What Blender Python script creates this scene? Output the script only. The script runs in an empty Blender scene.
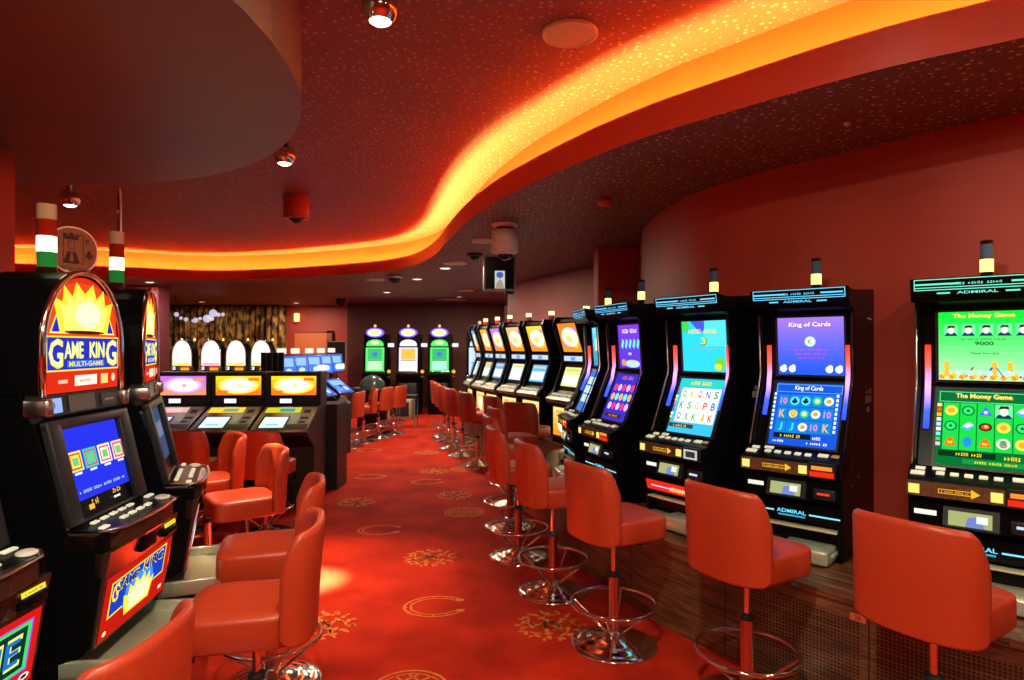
import bpy, bmesh, math, random
from mathutils import Vector, Matrix
from mathutils.geometry import tessellate_polygon
random.seed(7)
S = bpy.context.scene
COL = S.collection
PI = math.pi
sin, cos = math.sin, math.cos

# ------------------------------------------------------------------ materials
MATS = {}
def lin(c):
    return tuple(((x/255)/12.92 if x/255 <= .04045 else ((x/255+.055)/1.055)**2.4) for x in c)
def mat(name, color, rough=.5, metal=0., **kw):
    if name in MATS: return MATS[name]
    m = bpy.data.materials.new(name); m.use_nodes = True
    b = m.node_tree.nodes['Principled BSDF']
    b.inputs['Base Color'].default_value = (*color, 1)
    b.inputs['Roughness'].default_value = rough
    b.inputs['Metallic'].default_value = metal
    for k, v in kw.items():
        b.inputs[k.replace('_', ' ')].default_value = v
    MATS[name] = m
    return m
def em(color, st=1.0):
    """lit surface, colour given in sRGB 0..255"""
    c = lin(color); key = 'lit_%d_%d_%d_%.1f' % (*color, st)
    if key in MATS: return MATS[key]
    m = bpy.data.materials.new(key); m.use_nodes = True
    nt = m.node_tree; nt.nodes.clear()
    e = nt.nodes.new('ShaderNodeEmission'); o = nt.nodes.new('ShaderNodeOutputMaterial')
    e.inputs[0].default_value = (*c, 1); e.inputs[1].default_value = st
    nt.links.new(e.outputs[0], o.inputs[0])
    MATS[key] = m
    return m
def nodes(m): return m.node_tree.nodes, m.node_tree.links
def noise_mat(name, c1, c2, scale=4, rough=.6, metal=0, detail=4, bump=0, stretch=(1, 1, 1), lo=.35, hi=.65):
    m = mat(name, c1, rough, metal); n, l = nodes(m); b = n['Principled BSDF']
    tc = n.new('ShaderNodeTexCoord'); mp = n.new('ShaderNodeMapping'); mp.inputs['Scale'].default_value = stretch
    no = n.new('ShaderNodeTexNoise'); no.inputs['Scale'].default_value = scale; no.inputs['Detail'].default_value = detail
    r = n.new('ShaderNodeValToRGB'); r.color_ramp.elements[0].position = lo; r.color_ramp.elements[1].position = hi
    r.color_ramp.elements[0].color = (*c1, 1); r.color_ramp.elements[1].color = (*c2, 1)
    l.new(tc.outputs['Object'], mp.inputs[0]); l.new(mp.outputs[0], no.inputs[0]); l.new(no.outputs[0], r.inputs[0]); l.new(r.outputs[0], b.inputs['Base Color'])
    if bump:
        bp = n.new('ShaderNodeBump'); bp.inputs['Strength'].default_value = bump; bp.inputs['Distance'].default_value = .01
        l.new(no.outputs[0], bp.inputs['Height']); l.new(bp.outputs[0], b.inputs['Normal'])
    return m

BLACK = mat('black_lacquer', (.004, .004, .005), .28, 0, Specular_IOR_Level=.07)
BLACKM = mat('black_matt', (.012, .012, .013), .55)
CHAR = mat('charcoal', (.022, .023, .026), .4, 0, Specular_IOR_Level=.3)
CHROME = mat('chrome', (.82, .80, .76), .09, 1)
STEEL = mat('brushed_steel', (.55, .54, .5), .3, 1)
TRAY = mat('tray_steel', (.62, .66, .50), .32, .55)
GOLD = mat('brass', (.8, .55, .2), .2, 1)
BRONZE = mat('brown_gloss', (.045, .022, .015), .2, 0, Specular_IOR_Level=.35)
PANELB = noise_mat('bronze_strip', (.16, .07, .035), (.24, .11, .06), 60, .35, .3)
WHITEP = mat('cream_plastic', (.85, .85, .74), .35)
WHITEB = mat('button_lit_cream', (.8, .78, .6), .3, 0, Emission_Color=(.9, .85, .6, 1), Emission_Strength=.35)
LEATHER = noise_mat('red_leather', (.44, .038, .010), (.50, .048, .013), 160, .40, 0, 3, .05)
REDWALL = noise_mat('red_wall_paint', (.42, .040, .022), (.47, .048, .026), 2.5, .55, 0, 3)
PINKWALL = noise_mat('mauve_wall_paint', (.34, .085, .085), (.38, .10, .09), 2, .6)
DARKWALL = noise_mat('brown_wall_paint', (.10, .024, .015), (.13, .03, .018), 2, .6)
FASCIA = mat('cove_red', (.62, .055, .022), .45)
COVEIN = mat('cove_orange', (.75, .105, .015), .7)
DISC = noise_mat('brown_soffit_paint', (.18, .130, .085), (.20, .145, .095), 1.2, .45)
GREYMON = mat('grey_housing', (.35, .34, .32), .4)
GLASS = mat('clear_plastic', (1, .93, .85), .06, 0, Transmission_Weight=.9, IOR=1.2, Alpha=.45)
DOMEG = mat('tinted_dome', (.015, .015, .018), .05)
ORANGE = mat('orange_door', (.62, .14, .045), .5)

def ceil_mat(name, base, dot, scale, thr):
    m = noise_mat(name, base, tuple(x*1.12 for x in base), 2, .6); n, l = nodes(m); b = n['Principled BSDF']
    ramp = [x for x in n if x.type == 'VALTORGB'][0]
    tc = [x for x in n if x.type == 'TEX_COORD'][0]
    vo = n.new('ShaderNodeTexVoronoi'); vo.inputs['Scale'].default_value = scale; vo.voronoi_dimensions = '2D'
    l.new(tc.outputs['Object'], vo.inputs['Vector'])
    lt = n.new('ShaderNodeMath'); lt.operation = 'LESS_THAN'
    mu = n.new('ShaderNodeMath'); mu.operation = 'MULTIPLY'; mu.inputs[1].default_value = thr; sx = n.new('ShaderNodeSeparateColor')
    l.new(vo.outputs['Color'], sx.inputs[0]); l.new(sx.outputs[0], mu.inputs[0]); l.new(mu.outputs[0], lt.inputs[1])
    l.new(vo.outputs['Distance'], lt.inputs[0])
    mx = n.new('ShaderNodeMix'); mx.data_type = 'RGBA'
    l.new(lt.outputs[0], mx.inputs[0]); l.new(ramp.outputs[0], mx.inputs[6]); mx.inputs[7].default_value = (*dot, 1)
    l.new(mx.outputs[2], b.inputs['Base Color'])
    return m
CEILU = ceil_mat('perforated_red_ceiling', (.20, .072, .042), (.46, .28, .17), 21, .24)
CEILL = ceil_mat('perforated_dark_ceiling', (.155, .090, .058), (.70, .50, .30), 21, .22)

def wood_mat(name, perf):
    m = mat(name, (.1, .04, .02), .38); n, l = nodes(m); b = n['Principled BSDF']
    uv = n.new('ShaderNodeUVMap'); uv.uv_map = 'UVMap'
    mp = n.new('ShaderNodeMapping'); mp.inputs['Scale'].default_value = (1.6, 26, 1)
    no = n.new('ShaderNodeTexNoise'); no.inputs['Scale'].default_value = 2.2; no.inputs['Detail'].default_value = 6
    r = n.new('ShaderNodeValToRGB'); r.color_ramp.elements[0].position = .35; r.color_ramp.elements[1].position = .7
    r.color_ramp.elements[0].color = (.07, .022, .010, 1); r.color_ramp.elements[1].color = (.26, .10, .042, 1)
    l.new(uv.outputs[0], mp.inputs[0]); l.new(mp.outputs[0], no.inputs[0]); l.new(no.outputs[0], r.inputs[0])
    out = r.outputs[0]
    if perf:
        sc = n.new('ShaderNodeVectorMath'); sc.operation = 'SCALE'; sc.inputs['Scale'].default_value = 62
        fr = n.new('ShaderNodeVectorMath'); fr.operation = 'FRACTION'
        sb = n.new('ShaderNodeVectorMath'); sb.operation = 'SUBTRACT'; sb.inputs[1].default_value = (.5, .5, 0)
        ln = n.new('ShaderNodeVectorMath'); ln.operation = 'LENGTH'
        lt = n.new('ShaderNodeMath'); lt.operation = 'LESS_THAN'; lt.inputs[1].default_value = .33
        mx = n.new('ShaderNodeMix'); mx.data_type = 'RGBA'; mx.inputs[7].default_value = (.006, .004, .003, 1)
        l.new(uv.outputs[0], sc.inputs[0]); l.new(sc.outputs[0], fr.inputs[0]); l.new(fr.outputs[0], sb.inputs[0])
        l.new(sb.outputs[0], ln.inputs[0]); l.new(ln.outputs['Value'], lt.inputs[0]); l.new(lt.outputs[0], mx.inputs[0]); l.new(out, mx.inputs[6])
        out = mx.outputs[2]
    l.new(out, b.inputs['Base Color'])
    return m
WOOD = wood_mat('dark_walnut', False); WOODP = wood_mat('perforated_walnut', True)

def carpet_mat():
    m = noise_mat('red_carpet', (.31, .012, .005), (.56, .028, .009), 2.6, .85, 0, 9, .0, lo=.3, hi=.68)
    n, l = nodes(m); b = n['Principled BSDF']; tc = [x for x in n if x.type == 'TEX_COORD'][0]
    no = n.new('ShaderNodeTexNoise'); no.inputs['Scale'].default_value = 350
    b.inputs['Specular IOR Level'].default_value = .08
    bp = n.new('ShaderNodeBump'); bp.inputs['Strength'].default_value = .35; bp.inputs['Distance'].default_value = .004
    l.new(tc.outputs['Object'], no.inputs[0]); l.new(no.outputs[0], bp.inputs['Height']); l.new(bp.outputs[0], b.inputs['Normal'])
    return m
CARPET = carpet_mat()
CARPETG = noise_mat('woven_gold_motif', (.60, .13, .018), (.68, .20, .03), 60, .85)
def neon_mat():
    m = bpy.data.materials.new('neon_red_to_blue'); m.use_nodes = True; nt = m.node_tree; nt.nodes.clear()
    tc = nt.nodes.new('ShaderNodeTexCoord'); sp = nt.nodes.new('ShaderNodeSeparateXYZ'); r = nt.nodes.new('ShaderNodeValToRGB')
    e = nt.nodes.new('ShaderNodeEmission'); o = nt.nodes.new('ShaderNodeOutputMaterial')
    cr = r.color_ramp; cr.elements[0].position = 0; cr.elements[0].color = (.03, .06, 1, 1); cr.elements[1].position = 1; cr.elements[1].color = (1, .03, .01, 1)
    x = cr.elements.new(.22); x.color = (.05, .1, 1, 1); x = cr.elements.new(.5); x.color = (.75, .35, .9, 1); x = cr.elements.new(.75); x.color = (1, .1, .08, 1)
    e.inputs[1].default_value = 1.6
    l = nt.links; l.new(tc.outputs['Generated'], sp.inputs[0]); l.new(sp.outputs['Z'], r.inputs[0]); l.new(r.outputs[0], e.inputs[0]); l.new(e.outputs[0], o.inputs[0])
    return m
NEON = neon_mat()
def curtain_mat():
    m = noise_mat('gold_brown_curtain', (.05, .018, .008), (.55, .27, .06), 7, .5, 0, 6, 0, (1, 1, .8), .42, .6)
    return m
CURT = curtain_mat()

# ------------------------------------------------------------------ mesh builder
class MB:
    def __init__(s): s.v = []; s.f = []; s.m = []; s.sm = []; s.mats = []; s.uv = {}
    def mi(s, m):
        if m not in s.mats: s.mats.append(m)
        return s.mats.index(m)
    def add(s, vs, fs, m, smooth=False, M=None, uvs=None):
        o = len(s.v); k = s.mi(m)
        for v in vs:
            s.v.append(tuple(M @ Vector(v)) if M is not None else tuple(v))
        for i, f in enumerate(fs):
            if uvs: s.uv[len(s.f)] = uvs[i]
            s.f.append(tuple(o+i_ for i_ in f)); s.m.append(k); s.sm.append(smooth)
        return s
    def box(s, x0, y0, z0, x1, y1, z1, m, M=None):
        vs = [(x, y, z) for x in (x0, x1) for y in (y0, y1) for z in (z0, z1)]
        return s.add(vs, [(0, 1, 3, 2), (4, 6, 7, 5), (0, 4, 5, 1), (2, 3, 7, 6), (0, 2, 6, 4), (1, 5, 7, 3)], m, False, M)
    def rbox(s, x0, y0, z0, x1, y1, z1, m, r=.01, seg=3, M=None, smooth=True):
        bm = bmesh.new(); bmesh.ops.create_cube(bm, size=1)
        for v in bm.verts:
            v.co = Vector(((x0+x1)/2+v.co.x*(x1-x0), (y0+y1)/2+v.co.y*(y1-y0), (z0+z1)/2+v.co.z*(z1-z0)))
        bmesh.ops.bevel(bm, geom=bm.edges[:], offset=r, segments=seg, affect='EDGES', profile=.5)
        bm.verts.index_update()
        s.add([tuple(v.co) for v in bm.verts], [tuple(v.index for v in f.verts) for f in bm.faces], m, smooth, M); bm.free()
        return s
    def prism(s, prof, x0, x1, m, M=None):
        n = len(prof)
        area = sum(prof[i][0]*prof[(i+1) % n][1]-prof[(i+1) % n][0]*prof[i][1] for i in range(n))
        if area < 0: prof = prof[::-1]
        vs = [(x0, y, z) for y, z in prof]+[(x1, y, z) for y, z in prof]
        fs = [tuple(range(n))[::-1], tuple(range(n, 2*n))]+[(i, (i+1) % n, n+(i+1) % n, n+i) for i in range(n)]
        return s.add(vs, fs, m, False, M)
    def prismz(s, poly, z0, z1, m, M=None):
        n = len(poly)
        area = sum(poly[i][0]*poly[(i+1) % n][1]-poly[(i+1) % n][0]*poly[i][1] for i in range(n))
        if area < 0: poly = poly[::-1]
        vs = [(x, y, z0) for x, y in poly]+[(x, y, z1) for x, y in poly]
        fs = [tuple(range(n))[::-1], tuple(range(n, 2*n))]+[(i, (i+1) % n, n+(i+1) % n, n+i) for i in range(n)]
        return s.add(vs, fs, m, False, M)
    def lathe(s, prof, m, seg=32, M=None, smooth=True, c=(0, 0)):
        vs = []; fs = []; k = len(prof)
        for i in range(seg):
            a = 2*PI*i/seg
            for r, z in prof: vs.append((c[0]+r*cos(a), c[1]+r*sin(a), z))
        for i in range(seg):
            j = (i+1) % seg
            for q in range(k-1): fs.append((i*k+q, j*k+q, j*k+q+1, i*k+q+1))
        return s.add(vs, fs, m, smooth, M)
    def ball(s, c, r, m, seg=20, rings=12, z0=-1, z1=1):
        a0 = math.asin(z0); a1 = math.asin(z1)
        prof = [(max(1e-5, r*cos(a0+(a1-a0)*i/rings)), r*sin(a0+(a1-a0)*i/rings)) for i in range(rings+1)]
        return s.lathe(prof, m, seg, Matrix.Translation(Vector(c)))
    def cyl(s, p, q, r, m, seg=16, r2=None, cap=True):
        p = Vector(p); q = Vector(q); d = q-p; L = d.length
        M = Matrix.Translation(p) @ d.to_track_quat('Z', 'Y').to_matrix().to_4x4()
        r2 = r if r2 is None else r2
        if cap: pr = [(1e-5, 0), (r, 0), (r, 0), (r2, L), (r2, L), (1e-5, L)]
        else: pr = [(r, 0), (r2, L)]
        return s.lathe(pr, m, seg, M)
    def tube(s, pts, r, m, seg=10, closed=False):
        pts = [Vector(p) for p in pts]; n = len(pts); vs = []; fs = []
        up = Vector((0, 0, 1))
        prev = None
        for i, p in enumerate(pts):
            a = pts[(i-1) % n] if (closed or i) else p
            b = pts[(i+1) % n] if (closed or i < n-1) else p
            t = (b-a).normalized()
            if prev is None:
                prev = up.cross(t) if abs(t.dot(up)) < .95 else Vector((1, 0, 0)).cross(t)
                prev.normalize()
            u = (prev-t*prev.dot(t)).normalized(); prev = u; w = t.cross(u)
            for k in range(seg):
                g = 2*PI*k/seg; vs.append(tuple(p+u*r*cos(g)+w*r*sin(g)))
        for i in range(n if closed else n-1):
            j = (i+1) % n
            for k in range(seg):
                k2 = (k+1) % seg; fs.append((i*seg+k, i*seg+k2, j*seg+k2, j*seg+k))
        if not closed:
            fs.append(tuple(range(seg))[::-1]); fs.append(tuple(range((n-1)*seg, n*seg)))
        return s.add(vs, fs, m, True)
    def build(s, name, parent=None, bevel=0):
        me = bpy.data.meshes.new(name); me.from_pydata(s.v, [], s.f)
        for m in s.mats: me.materials.append(m)
        me.polygons.foreach_set('material_index', s.m); me.polygons.foreach_set('use_smooth', s.sm)
        if s.uv:
            ul = me.uv_layers.new(name='UVMap')
            for p in me.polygons:
                if p.index in s.uv:
                    for li, c in zip(p.loop_indices, s.uv[p.index]): ul.data[li].uv = c
        me.update()
        o = bpy.data.objects.new(name, me); COL.objects.link(o)
        if parent is not None: o.parent = parent
        if bevel:
            b = o.modifiers.new('Bevel', 'BEVEL'); b.width = bevel; b.segments = 2; b.limit_method = 'ANGLE'
        return o
def struct(o): o['kind'] = 'structure'; return o
def tag(o, label, cat, group=None):
    o['label'] = label; o['category'] = cat
    if group: o['group'] = group
    return o
def thing(name, label, cat, loc=(0, 0, 0), rz=0, group=None):
    o = bpy.data.objects.new(name, None); COL.objects.link(o); o.empty_display_size = .1
    o.location = loc; o.rotation_euler = (0, 0, rz)
    return tag(o, label, cat, group)
def kids(o): return [c for c in bpy.data.objects if c.parent == o]
def copy_tree(o, kd):
    c = o.copy(); COL.objects.link(c)
    for ch in kd.get(o.name, []):
        g = copy_tree(ch, kd); g.parent = c
    return c
def kid_map():
    d = {}
    for o in bpy.data.objects:
        if o.parent: d.setdefault(o.parent.name, []).append(o)
    return d
def face(fx, fy): return math.atan2(fy, fx)-PI/2        # local +y looks along (fx, fy)

# ------------------------------------------------------------------ lettering and pictures on flat panels
TXT = {}
LEGIBLE = {'The Money Game', '9000', 'Choose Your Card', 'King of Cards', 'ADMIRAL', 'GAME', 'KING', 'G', 'AME', 'KIN', 'MULTI-GAME', '28', '3', 'K', 'Q', 'J', 'N', 'S', 'P', 'B', 'X', '10'}
def text2d(s):
    if s in TXT: return TXT[s]
    cu = bpy.data.curves.new('lettering', 'FONT'); cu.body = s; cu.size = 1; cu.align_x = 'LEFT'; cu.offset = .018; cu.resolution_u = 2
    o = bpy.data.objects.new('lettering', cu); COL.objects.link(o)
    dg = bpy.context.evaluated_depsgraph_get(); me = bpy.data.meshes.new_from_object(o.evaluated_get(dg))
    vs = [(v.co.x, v.co.y) for v in me.vertices]; fs = [tuple(p.vertices) for p in me.polygons]
    bpy.data.objects.remove(o); bpy.data.curves.remove(cu); bpy.data.meshes.remove(me)
    xs = [v[0] for v in vs]; ys = [v[1] for v in vs]
    w = max(xs)-min(xs); cx = (max(xs)+min(xs))/2; cy = (max(ys)+min(ys))/2; h = max(ys)-min(ys)
    TXT[s] = ([(x-cx, y-cy) for x, y in vs], fs, w, h)
    return TXT[s]
class Canvas:
    """flat picture: u to the right, v up, both in metres on a plane; each layer a hair above the last"""
    def __init__(s, mb, O, U, V):
        s.mb = mb; s.O = Vector(O); s.U = Vector(U).normalized(); s.V = Vector(V).normalized(); s.N = s.U.cross(s.V); s.k = 0
    def P(s, u, v, d): return tuple(s.O+s.U*u+s.V*v+s.N*d)
    def poly(s, pts, m, step=True):
        if isinstance(m, tuple): m = em(m)
        if step: s.k += 1
        s.mb.add([s.P(u, v, s.k*.0005) for u, v in pts], [tuple(range(len(pts)))], m)
    def rect(s, x, y, w, h, m, step=True): s.poly([(x, y), (x+w, y), (x+w, y+h), (x, y+h)], m, step)
    def frame(s, x, y, w, h, t, m):
        s.k += 1
        for q in ((x, y, w, t), (x, y+h-t, w, t), (x, y, t, h), (x+w-t, y, t, h)): s.rect(*q, m, False)
    def disc(s, x, y, r, m, ry=None, n=14, step=True):
        ry = ry or r; s.poly([(x+r*cos(2*PI*i/n), y+ry*sin(2*PI*i/n)) for i in range(n)], m, step)
    def text(s, t, x, y, w, h, m):
        if isinstance(m, tuple): m = em(m)
        if t not in LEGIBLE: return s.marks(t, x, y, w, h, m)
        vs, fs, tw, th = text2d(t); s.k += 1
        s.mb.add([s.P(x+a/tw*w, y+b/th*h, s.k*.0005) for a, b in vs], fs, m)
    def marks(s, t, x, y, w, h, m):
        """print too small or blurred to read: a row of tiny strokes, one group per word"""
        s.k += 1; n = len(t); cw = w/n; R_ = random.Random(t)
        for i in range(n):
            g = R_.random()
            if (i*7+n) % 6 == 5: continue
            x0 = x-w/2+cw*(i+.12); hh = h*(.75+.25*g)
            if g < .35: s.rect(x0, y-h/2, cw*.3, hh, m, False); s.rect(x0+cw*.3, y-h/2+hh*.4, cw*.4, hh*.25, m, False)
            elif g < .7: s.rect(x0, y-h/2, cw*.7, hh*.3, m, False); s.rect(x0+cw*.1, y-h/2+hh*.7, cw*.6, hh*.3, m, False); s.rect(x0+cw*.2, y-h/2, cw*.22, hh, m, False)
            else: s.rect(x0, y-h/2, cw*.24, hh, m, False); s.rect(x0+cw*.46, y-h/2, cw*.24, hh, m, False)
    def grad(s, x, y, w, h, c0, c1, n=10):
        s.k += 1
        for i in range(n):
            t = i/(n-1); c = tuple(int(a+(b-a)*t) for a, b in zip(c0, c1)); s.rect(x, y+h*i/n, w, h/n, em(c), False)

YEL = (255, 220, 40); WHT = (255, 255, 245); ORA = (255, 140, 20)
def portrait(c, x, y, w, hair=(70, 30, 25)):
    c.rect(x-w/2, y-w/2, w, w, (120, 230, 170)); c.poly([(x-w/2, y-w/2), (x+w/2, y-w/2), (x+w*.3, y-w*.22), (x-w*.3, y-w*.22)], (20, 60, 90))
    c.disc(x, y, w*.24, (250, 235, 215), w*.33, 10); c.poly([(x-w*.3, y+w*.15), (x-w*.2, y+w*.42), (x+w*.25, y+w*.42), (x+w*.3, y+w*.2), (x, y+w*.24)], hair)
def symbol(c, k, x, y, r):
    if k == 0: c.disc(x, y, r, (255, 225, 90)); c.disc(x, y, r*.55, (250, 170, 40))
    elif k == 1: c.disc(x, y, r, (10, 120, 60)); c.disc(x, y, r*.75, (60, 230, 110)); c.disc(x, y, r*.25, (10, 90, 50))
    elif k == 2: c.poly([(x-r, y-r*.8), (x+r, y-r*.8), (x, y+r)], (70, 110, 240)); c.disc(x, y-.2*r, r*.35, (200, 220, 255))
    elif k == 3: c.poly([(x-r, y-r*.3), (x, y-r*.9), (x+r, y), (x+r*.2, y+r*.7)], (60, 190, 240)); c.poly([(x-r*.8, y), (x, y-r*.3), (x+r*.9, y+r*.3), (x+r*.1, y+r*.8)], (240, 250, 255))
    elif k == 4: c.disc(x, y, r, (60, 30, 20), r*.8); c.disc(x, y, r*.7, (230, 70, 20), r*.5); c.disc(x+r*.1, y+.1*r, r*.3, (255, 200, 120))
    elif k == 5: c.poly([(x-r*.9, y-r*.8), (x+r*.9, y-r*.8), (x+r*.35, y+r*.8), (x-r*.35, y+r*.8)], (240, 110, 20)); c.rect(x-r*.4, y-r*.45, r*.8, r*.5, (255, 210, 60))
    elif k == 6: c.disc(x, y, r, (250, 240, 220)); c.disc(x, y-r*.2, r*.6, (190, 140, 110)); c.disc(x, y+r*.2, r*.5, (80, 170, 110))
    elif k == 7: c.disc(x, y, r*.7, (40, 140, 240), r)
def clover(c, x, y, r, m=(10, 20, 40)):
    for a in (90, 210, 330): c.disc(x+r*.5*cos(math.radians(a)), y+r*.5*sin(math.radians(a)), r*.45, m)
    c.poly([(x-r*.3, y-r), (x+r*.3, y-r), (x, y)], m)

def art_green(up, lo, w, hu, hl):
    up.grad(-w/2, 0, w, hu, (190, 250, 190), (20, 235, 60), 12)
    up.text('The Money Game', -.01*w, hu*.93, w*.66, hu*.075, ORA); up.text('The Money Game', -.012*w, hu*.935, w*.65, hu*.07, (255, 250, 120))
    for i in range(5): portrait(up, -w*.36+i*w*.19, hu*.73, w*.15, ((70, 30, 25), (90, 20, 20), (40, 30, 20), (20, 90, 60), (60, 30, 25))[i])
    up.text('.....................', 0, hu*.6, w*.5, hu*.02, (10, 90, 30)); up.text('9000', 0, hu*.54, w*.2, hu*.06, (5, 60, 25))
    up.text('Choose Your Card', 0, hu*.4, w*.3, hu*.035, (5, 70, 30))
    for i in range(26): up.disc(-w*.46+i*w*.0368, hu*(.05+.03*((i*7) % 3)), w*.035, ((245, 150, 30), (255, 200, 60), (200, 245, 220))[i % 3], hu*.035)
    for x in (-.4, .11, .27):
        for k in range(6): up.disc(x*w, hu*(.09+.035*k), w*.032, (250, 165, 30), hu*.025); up.disc(x*w, hu*(.097+.035*k), w*.03, (255, 205, 70), hu*.018)
    for x, r in ((-.2, 1), (.0, 1), (.2, -1), (.36, 1)):
        up.poly([(x*w, hu*.07), (x*w+w*.02, hu*.06), (x*w+w*.08*r+w*.02, hu*.2), (x*w+w*.08*r, hu*.21)], (30, 70, 200) if x != -.2 else (200, 70, 40))
        up.disc(x*w+.05*w, hu*.12, w*.05, (190, 240, 230), hu*.04)
    lo.rect(-w/2, 0, w, hl, (8, 110, 50)); lo.frame(-w*.48, hl*.84, w*.96, hl*.14, .003, (110, 235, 170)); lo.text('The Money Game', 0, hl*.915, w*.6, hl*.085, ORA)
    lo.text('The Money Game', -.002, hl*.92, w*.59, hl*.078, (255, 250, 130))
    K = ((0, 1, 2, 9, 3), (1, 3, 4, 0, 1), (5, 7, 5, 6, 0)); cw = w*.185; rh = hl*.205
    for c_ in range(5):
        x = -w*.43+c_*cw; lo.rect(x, hl*.205, cw*.93, hl*.62, (30, 215, 70))
        for r_ in range(3):
            cx = x+cw*.46; cy = hl*.205+hl*.62-rh*(r_+.5)
            if K[r_][c_] == 9: portrait(lo, cx, cy, rh*.85)
            else: symbol(lo, K[r_][c_], cx, cy, rh*.33)
    for i in range(9): lo.rect(-w*.495, hl*(.75-.065*i), w*.05, hl*.045, ((255, 230, 120), (240, 90, 30), (255, 200, 40), (220, 255, 220), (170, 240, 255), (255, 255, 255), (120, 230, 230), (60, 220, 90), (240, 190, 250))[i])
    lo.rect(-w*.46, hl*.1, w*.6, hl*.075, (10, 50, 25)); lo.text('...........', -.15*w, hl*.14, w*.3, hl*.045, YEL); lo.text('......', .32*w, hl*.13, w*.2, hl*.05, YEL)
    lo.rect(-w*.2, hl*.02, w*.66, hl*.06, (20, 150, 60)); lo.text('..................', .15*w, hl*.05, w*.45, hl*.03, YEL)
def art_cards(up, lo, w, hu, hl):
    up.grad(-w/2, 0, w, hu, (40, 90, 235), (160, 120, 235), 12)
    up.text('King of Cards', 0, hu*.86, w*.64, hu*.11, (190, 40, 120)); up.text('King of Cards', -.002, hu*.867, w*.63, hu*.1, WHT)
    up.disc(0, hu*.58, w*.085, (170, 220, 240)); up.disc(0, hu*.58, w*.065, (255, 250, 230)); up.text('K', 0, hu*.58, w*.07, hu*.09, (180, 150, 40))
    up.text('.........................', 0, hu*.44, w*.5, hu*.03, (200, 80, 200)); up.text('...................', 0, hu*.37, w*.46, hu*.035, (210, 70, 190)); up.text('.................', 0, hu*.3, w*.4, hu*.035, (190, 60, 190))
    for x in (-.42, -.28, .28, .42): up.disc(x*w, hu*.1, w*.055, WHT); up.disc(x*w+.02*w, hu*.14, w*.035, (235, 245, 255))
    lo.rect(-w/2, 0, w, hl, (25, 85, 215)); lo.frame(-w*.49, hl*.85, w*.98, hl*.13, .003, (110, 190, 250)); lo.text('King of Cards', 0, hl*.915, w*.42, hl*.09, (255, 255, 220))
    cw = w*.172; rh = hl*.205
    for c_ in range(5):
        for r_ in range(3):
            x = -w*.43+c_*cw; y = hl*.2+rh*r_; lo.rect(x, y, cw*.93, rh*.93, (20, 130, 215)); cx = x+cw*.46; cy = y+rh*.46; k = (c_*2+r_*3) % 5
            if r_ == 2 and c_ in (1, 2): lo.disc(cx, cy, cw*.42, (90, 225, 240)); clover(lo, cx, cy, cw*.28)
            elif r_ == 0 and c_ < 2: lo.text('J', cx, cy, cw*.35, rh*.6, (70, 220, 250))
            elif k == 0: lo.disc(cx, cy, cw*.38, (250, 220, 110)); lo.text('Q', cx, cy, cw*.4, rh*.5, (230, 120, 60))
            elif k == 1: lo.text('10', cx, cy, cw*.6, rh*.5, (240, 130, 220))
            elif k == 2: lo.disc(cx, cy, cw*.38, (60, 210, 120)); lo.disc(cx, cy, cw*.2, (240, 250, 200))
            elif k == 3: lo.text('K', cx, cy, cw*.5, rh*.6, (255, 190, 40))
            else: lo.disc(cx, cy, cw*.4, (250, 240, 230)); lo.disc(cx, cy, cw*.2, (210, 160, 60))
    for sx in (-.485, .445):
        for i in range(9): lo.rect(sx*w, hl*(.22+.068*i), w*.035, hl*.045, (230, 250, 255))
    lo.rect(-w*.4, hl*.09, w*.55, hl*.08, (15, 25, 40)); lo.text('..........', -.15*w, hl*.13, w*.3, hl*.05, YEL); lo.text('......', .25*w, hl*.12, w*.14, hl*.05, WHT)
    lo.text('......', -.3*w, hl*.04, w*.2, hl*.035, WHT); lo.text('..........', .25*w, hl*.04, w*.3, hl*.04, WHT)
def art_cyan(up, lo, w, hu, hl):
    up.rect(-w/2, 0, w, hu, (50, 215, 235)); up.poly([(-w*.3, hu), (w*.2, hu), (w*.1, hu*.82), (-w*.1, hu*.78)], (70, 90, 220)); up.disc(-w*.42, hu*.9, w*.09, (70, 210, 90), hu*.12)
    up.rect(w*.02, hu*.5, w*.45, hu*.5, (90, 225, 235)); up.text('............', 0, hu*.8, w*.7, hu*.09, YEL); up.text('3', 0, hu*.6, w*.14, hu*.16, (40, 120, 60)); up.text('3', -.003, hu*.605, w*.12, hu*.14, (220, 230, 60))
    up.text('......................', 0, hu*.45, w*.55, hu*.02, (200, 90, 130)); up.disc(w*.34, hu*.16, w*.1, (110, 210, 60), hu*.13); up.disc(w*.3, hu*.1, w*.08, (220, 220, 60), hu*.07)
    lo.rect(-w/2, 0, w, hl, (60, 190, 230)); lo.rect(-w*.48, hl*.86, w*.96, hl*.12, (40, 210, 190)); lo.text('............', 0, hl*.92, w*.5, hl*.07, YEL)
    cw = w*.178; rh = hl*.205; L = 'QKQNSKSGPBQXKJK'; Cc = ((60, 180, 60), (220, 50, 40), (40, 140, 70), (240, 190, 40), (70, 80, 200))
    for c_ in range(5):
        x = -w*.4+c_*cw; lo.rect(x, hl*.2, cw*.92, rh*3.05, WHT)
        for r_ in range(3): lo.text(L[c_+5*r_], x+cw*.46, hl*.2+rh*(2.5-r_), cw*.5, rh*.65, Cc[(c_*3+r_*2) % 5])
    for i in range(9): lo.rect(-w*.48, hl*(.75-.063*i), w*.05, hl*.045, ((220, 60, 40), (60, 120, 220), WHT, (230, 230, 60), (240, 100, 200))[i % 5])
    lo.rect(-w*.45, hl*.09, w*.55, hl*.07, (60, 60, 60)); lo.text('..........', -.2*w, hl*.125, w*.3, hl*.045, YEL)
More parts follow.
